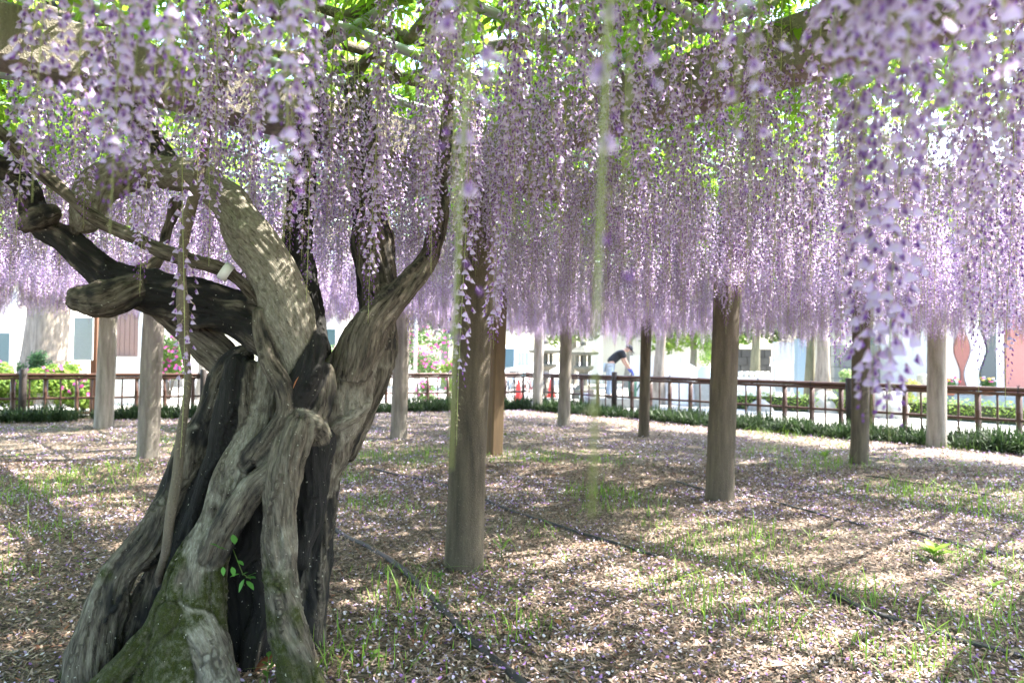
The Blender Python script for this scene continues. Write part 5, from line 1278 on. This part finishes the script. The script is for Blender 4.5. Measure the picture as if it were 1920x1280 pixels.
# building with wavy panels
def wavy_building():
    Y = 20.6; a, b = ax(1776, Y), ax(2060, Y); c = (a+b)/2; root = thing('building', 'pale building with wavy brown and black wall panels', 'building', (c.x, Y, 0))
    MB().box((c.x, Y+2.1, 2.1), (b.x-a.x, 4.0, 4.2), 0, col=(.72, .70, .68)).build('wall', M['paint'], root)
    def panel(l, r, z0, z1, col, wl, wr, name='wavy_panel', ph=0.0, y=-.0):
        n = 36; V = []
        for yy in (Y+.08+y, Y+.02+y):
            for i in range(n+1):
                z = z0+(z1-z0)*i/n; o_ = .10*math.sin(z*4.1+ph); V += [(ax(l, Y).x+wl*o_, yy, z), (ax(r, Y).x+wr*o_, yy, z)]
        m_ = (n+1)*2; F = []
        for i in range(n):
            j = i*2; F += [[m_+j, m_+j+1, m_+j+3, m_+j+2], [m_+j, m_+j+2, j+2, j], [m_+j+1, j+1, j+3, m_+j+3]]
        MB().add(V, F, col, smooth=False).build(name, M['paint'], root)
    panel(1797, 1813, .45, 2.55, (.24, .085, .065), -1, 1, ph=.6)
    panel(1816, 1842, .45, 2.62, (.80, .80, .80), 1, 1, 'white_panel', ph=.6, y=.003)
    panel(1846, 1868, .45, 2.62, (.06, .075, .075), 1, -.4, ph=.6)
    MB().box(((ax(1868, Y).x+ax(1884, Y).x)/2, Y+.04, 1.5), (.22, .06, 2.3), 0, col=(.76, .76, .76)).build('mullion', M['paint'], root)
    MB().box(((ax(1884, Y).x+ax(2050, Y).x)/2, Y+.03, 1.75), (2.6, .1, 3.4), 0, col=(.34, .14, .12)).build('brick_panel', M['paint'], root)
    MB().box((c.x, Y-.12, .21), (b.x-a.x, .34, .42), 0, col=(.20, .25, .27)).build('plinth', M['paint'], root)
    MB().box((c.x, Y-.15, 3.0), (b.x-a.x+.2, .5, .12), 0, col=(.78, .80, .80)).build('canopy', M['paint'], root)
wavy_building()
def flowerpot(x, Y, cols, label, seed):
    c = ax(x, Y, .42); root = thing('flower_pot', label, 'flower pot', c, 'flower pots before the wavy building')
    MB().lathe(c, [(.12, 0), (.17, .22), (.18, .25), (.15, .25)], 16, col=(.35, .14, .08)).build('pot', M['paint'], root)
    V, F, C = leaf_mass([tuple(c+Vector((0, 0, .33)))], [.2], 300, .04, ((.04, .11, .02), (.12, .24, .05)), seed); o = new_obj('foliage', np_mesh('foliage', V, F, M['shrub'], col=C), root); o['kind'] = 'stuff'
    rr = random.Random(seed)
    for k in range(16):
        p = c+Vector((rr.uniform(-.2, .2), rr.uniform(-.2, .1), .38+rr.uniform(0, .14))); MB().lathe(p, [(.01, 0), (.045, .012), (.04, .03), (.01, .036)], 8, col=cols[k % len(cols)]).build('blossom', M['paint'], root)
flowerpot(1780, 20.15, ((.7, .05, .08), (.8, .55, .05), (.7, .08, .3)), 'flower pot of red and yellow blooms against the pale wall', 1)
flowerpot(1852, 20.15, ((.75, .12, .40), (.8, .6, .1), (.8, .78, .75)), 'flower pot of pink, yellow and white blooms under black panel', 2)
# houses and trees closing the view
def house(x0, x1, Y, h, col, label, win):
    a, b = ax(x0, Y), ax(x1, Y); c = (a+b)/2; w = b.x-a.x; root = thing('house', label, 'building', (c.x, Y, 0), 'pale buildings beyond the precinct')
    MB().box((c.x, Y+4, h/2), (w, 8, h), 0, col=col).build('wall', M['paint'], root)
    prism_v = [(a.x-.4, Y-.5, h), (b.x+.4, Y-.5, h), (b.x+.4, Y+8.5, h), (a.x-.4, Y+8.5, h), (a.x+1, Y+4, h+1.8), (b.x-1, Y+4, h+1.8)]
    MB().add(prism_v, [[0, 1, 5, 4], [1, 2, 5], [2, 3, 4, 5], [3, 0, 4], [3, 2, 1, 0]], (.12, .12, .13), smooth=False).build('roof', M['paint'], root)
    for (wx, z, ww, wh) in win:
        p = ax(wx, Y); o = MB().box((p.x, Y-.02, z), (ww+.14, .06, wh+.14), 0, col=(.75, .76, .76)).build('window', M['paint'], root)
        MB().box((p.x, Y-.045, z), (ww, .04, wh), 0, col=(.07, .10, .11)).build('pane', M['glass'], o)
house(1600, 1770, 31, 5.2, (.74, .69, .62), 'white house with dark window behind the grey block wall', [(1640, 2.1, .9, 1.1), (1703, 2.1, 1.0, 1.0), (1640, 4.2, .9, .9)])
house(1130, 1330, 40, 5.6, (.76, .71, .64), 'long white house behind the pale stone wall', [(1215, 3.6, 1.2, 1.0)])
house(480, 640, 42, 5.5, (.76, .71, .64), 'white house behind the round pink flowered shrub', [(560, 2.5, 1.4, 1.1), (610, 2.5, 1.2, 1.1)])
house(-160, 30, 34, 5.0, (.74, .70, .64), 'white house beyond the white pole', [(5, 1.6, 1.0, 1.6)])
GA = ((.05, .12, .02), (.18, .30, .06)); GB = ((.08, .17, .02), (.27, .39, .08)); GC = ((.03, .08, .02), (.10, .19, .05))
for (x, Y, r, h, lab, cs, sd, cr, cz) in (
    (-60, 40, .25, 4, 'broad green tree behind the white house at the fence end', GA, 61, 4, 3.0), (330, 30, .2, 3.4, 'leafy tree behind the tall pink azalea by the notice board', GB, 62, 3, 2.4),
    (720, 33, .2, 3.6, 'mid green tree behind the wisteria trunk fork', GA, 63, 3.2, 2.2), (835, 31, .2, 3.4, 'dark green tree behind the tallest pink azalea', GC, 64, 3.0, 2.2),
    (1010, 34, .2, 3.4, 'yellow green tree behind the parked van and wide lantern', GB, 65, 3.0, 2.2), (1075, 38, .22, 4, 'fresh green tree between the two stone lanterns', GB, 66, 3.2, 2.6),
    (1380, 33, .2, 3.6, 'light green tree behind the dark stone wall', GB, 67, 2.8, 2.4), (1500, 36, .22, 4, 'green tree behind the grey signboard', GA, 68, 3.2, 2.4),
    (1760, 38, .25, 4.4, 'green tree between white house and wavy building', GA, 69, 3.2, 2.8), (1300, 36, .2, 3.4, 'bright green tree behind the white sheeted mound', GB, 72, 2.8, 2.0), (1180, 34, .2, 3.6, 'loose green tree behind the bending person', GA, 73, 2.6, 2.6), (1560, 42, .25, 4, 'dark tree far behind the white barked trunk', GC, 70, 3.6, 2.6)):
    tree(x, Y, r, h, lab, M['bark_grey'], crown_r=cr, n=4200, cols=cs, seed=sd, size=.15, crown_z=cz)
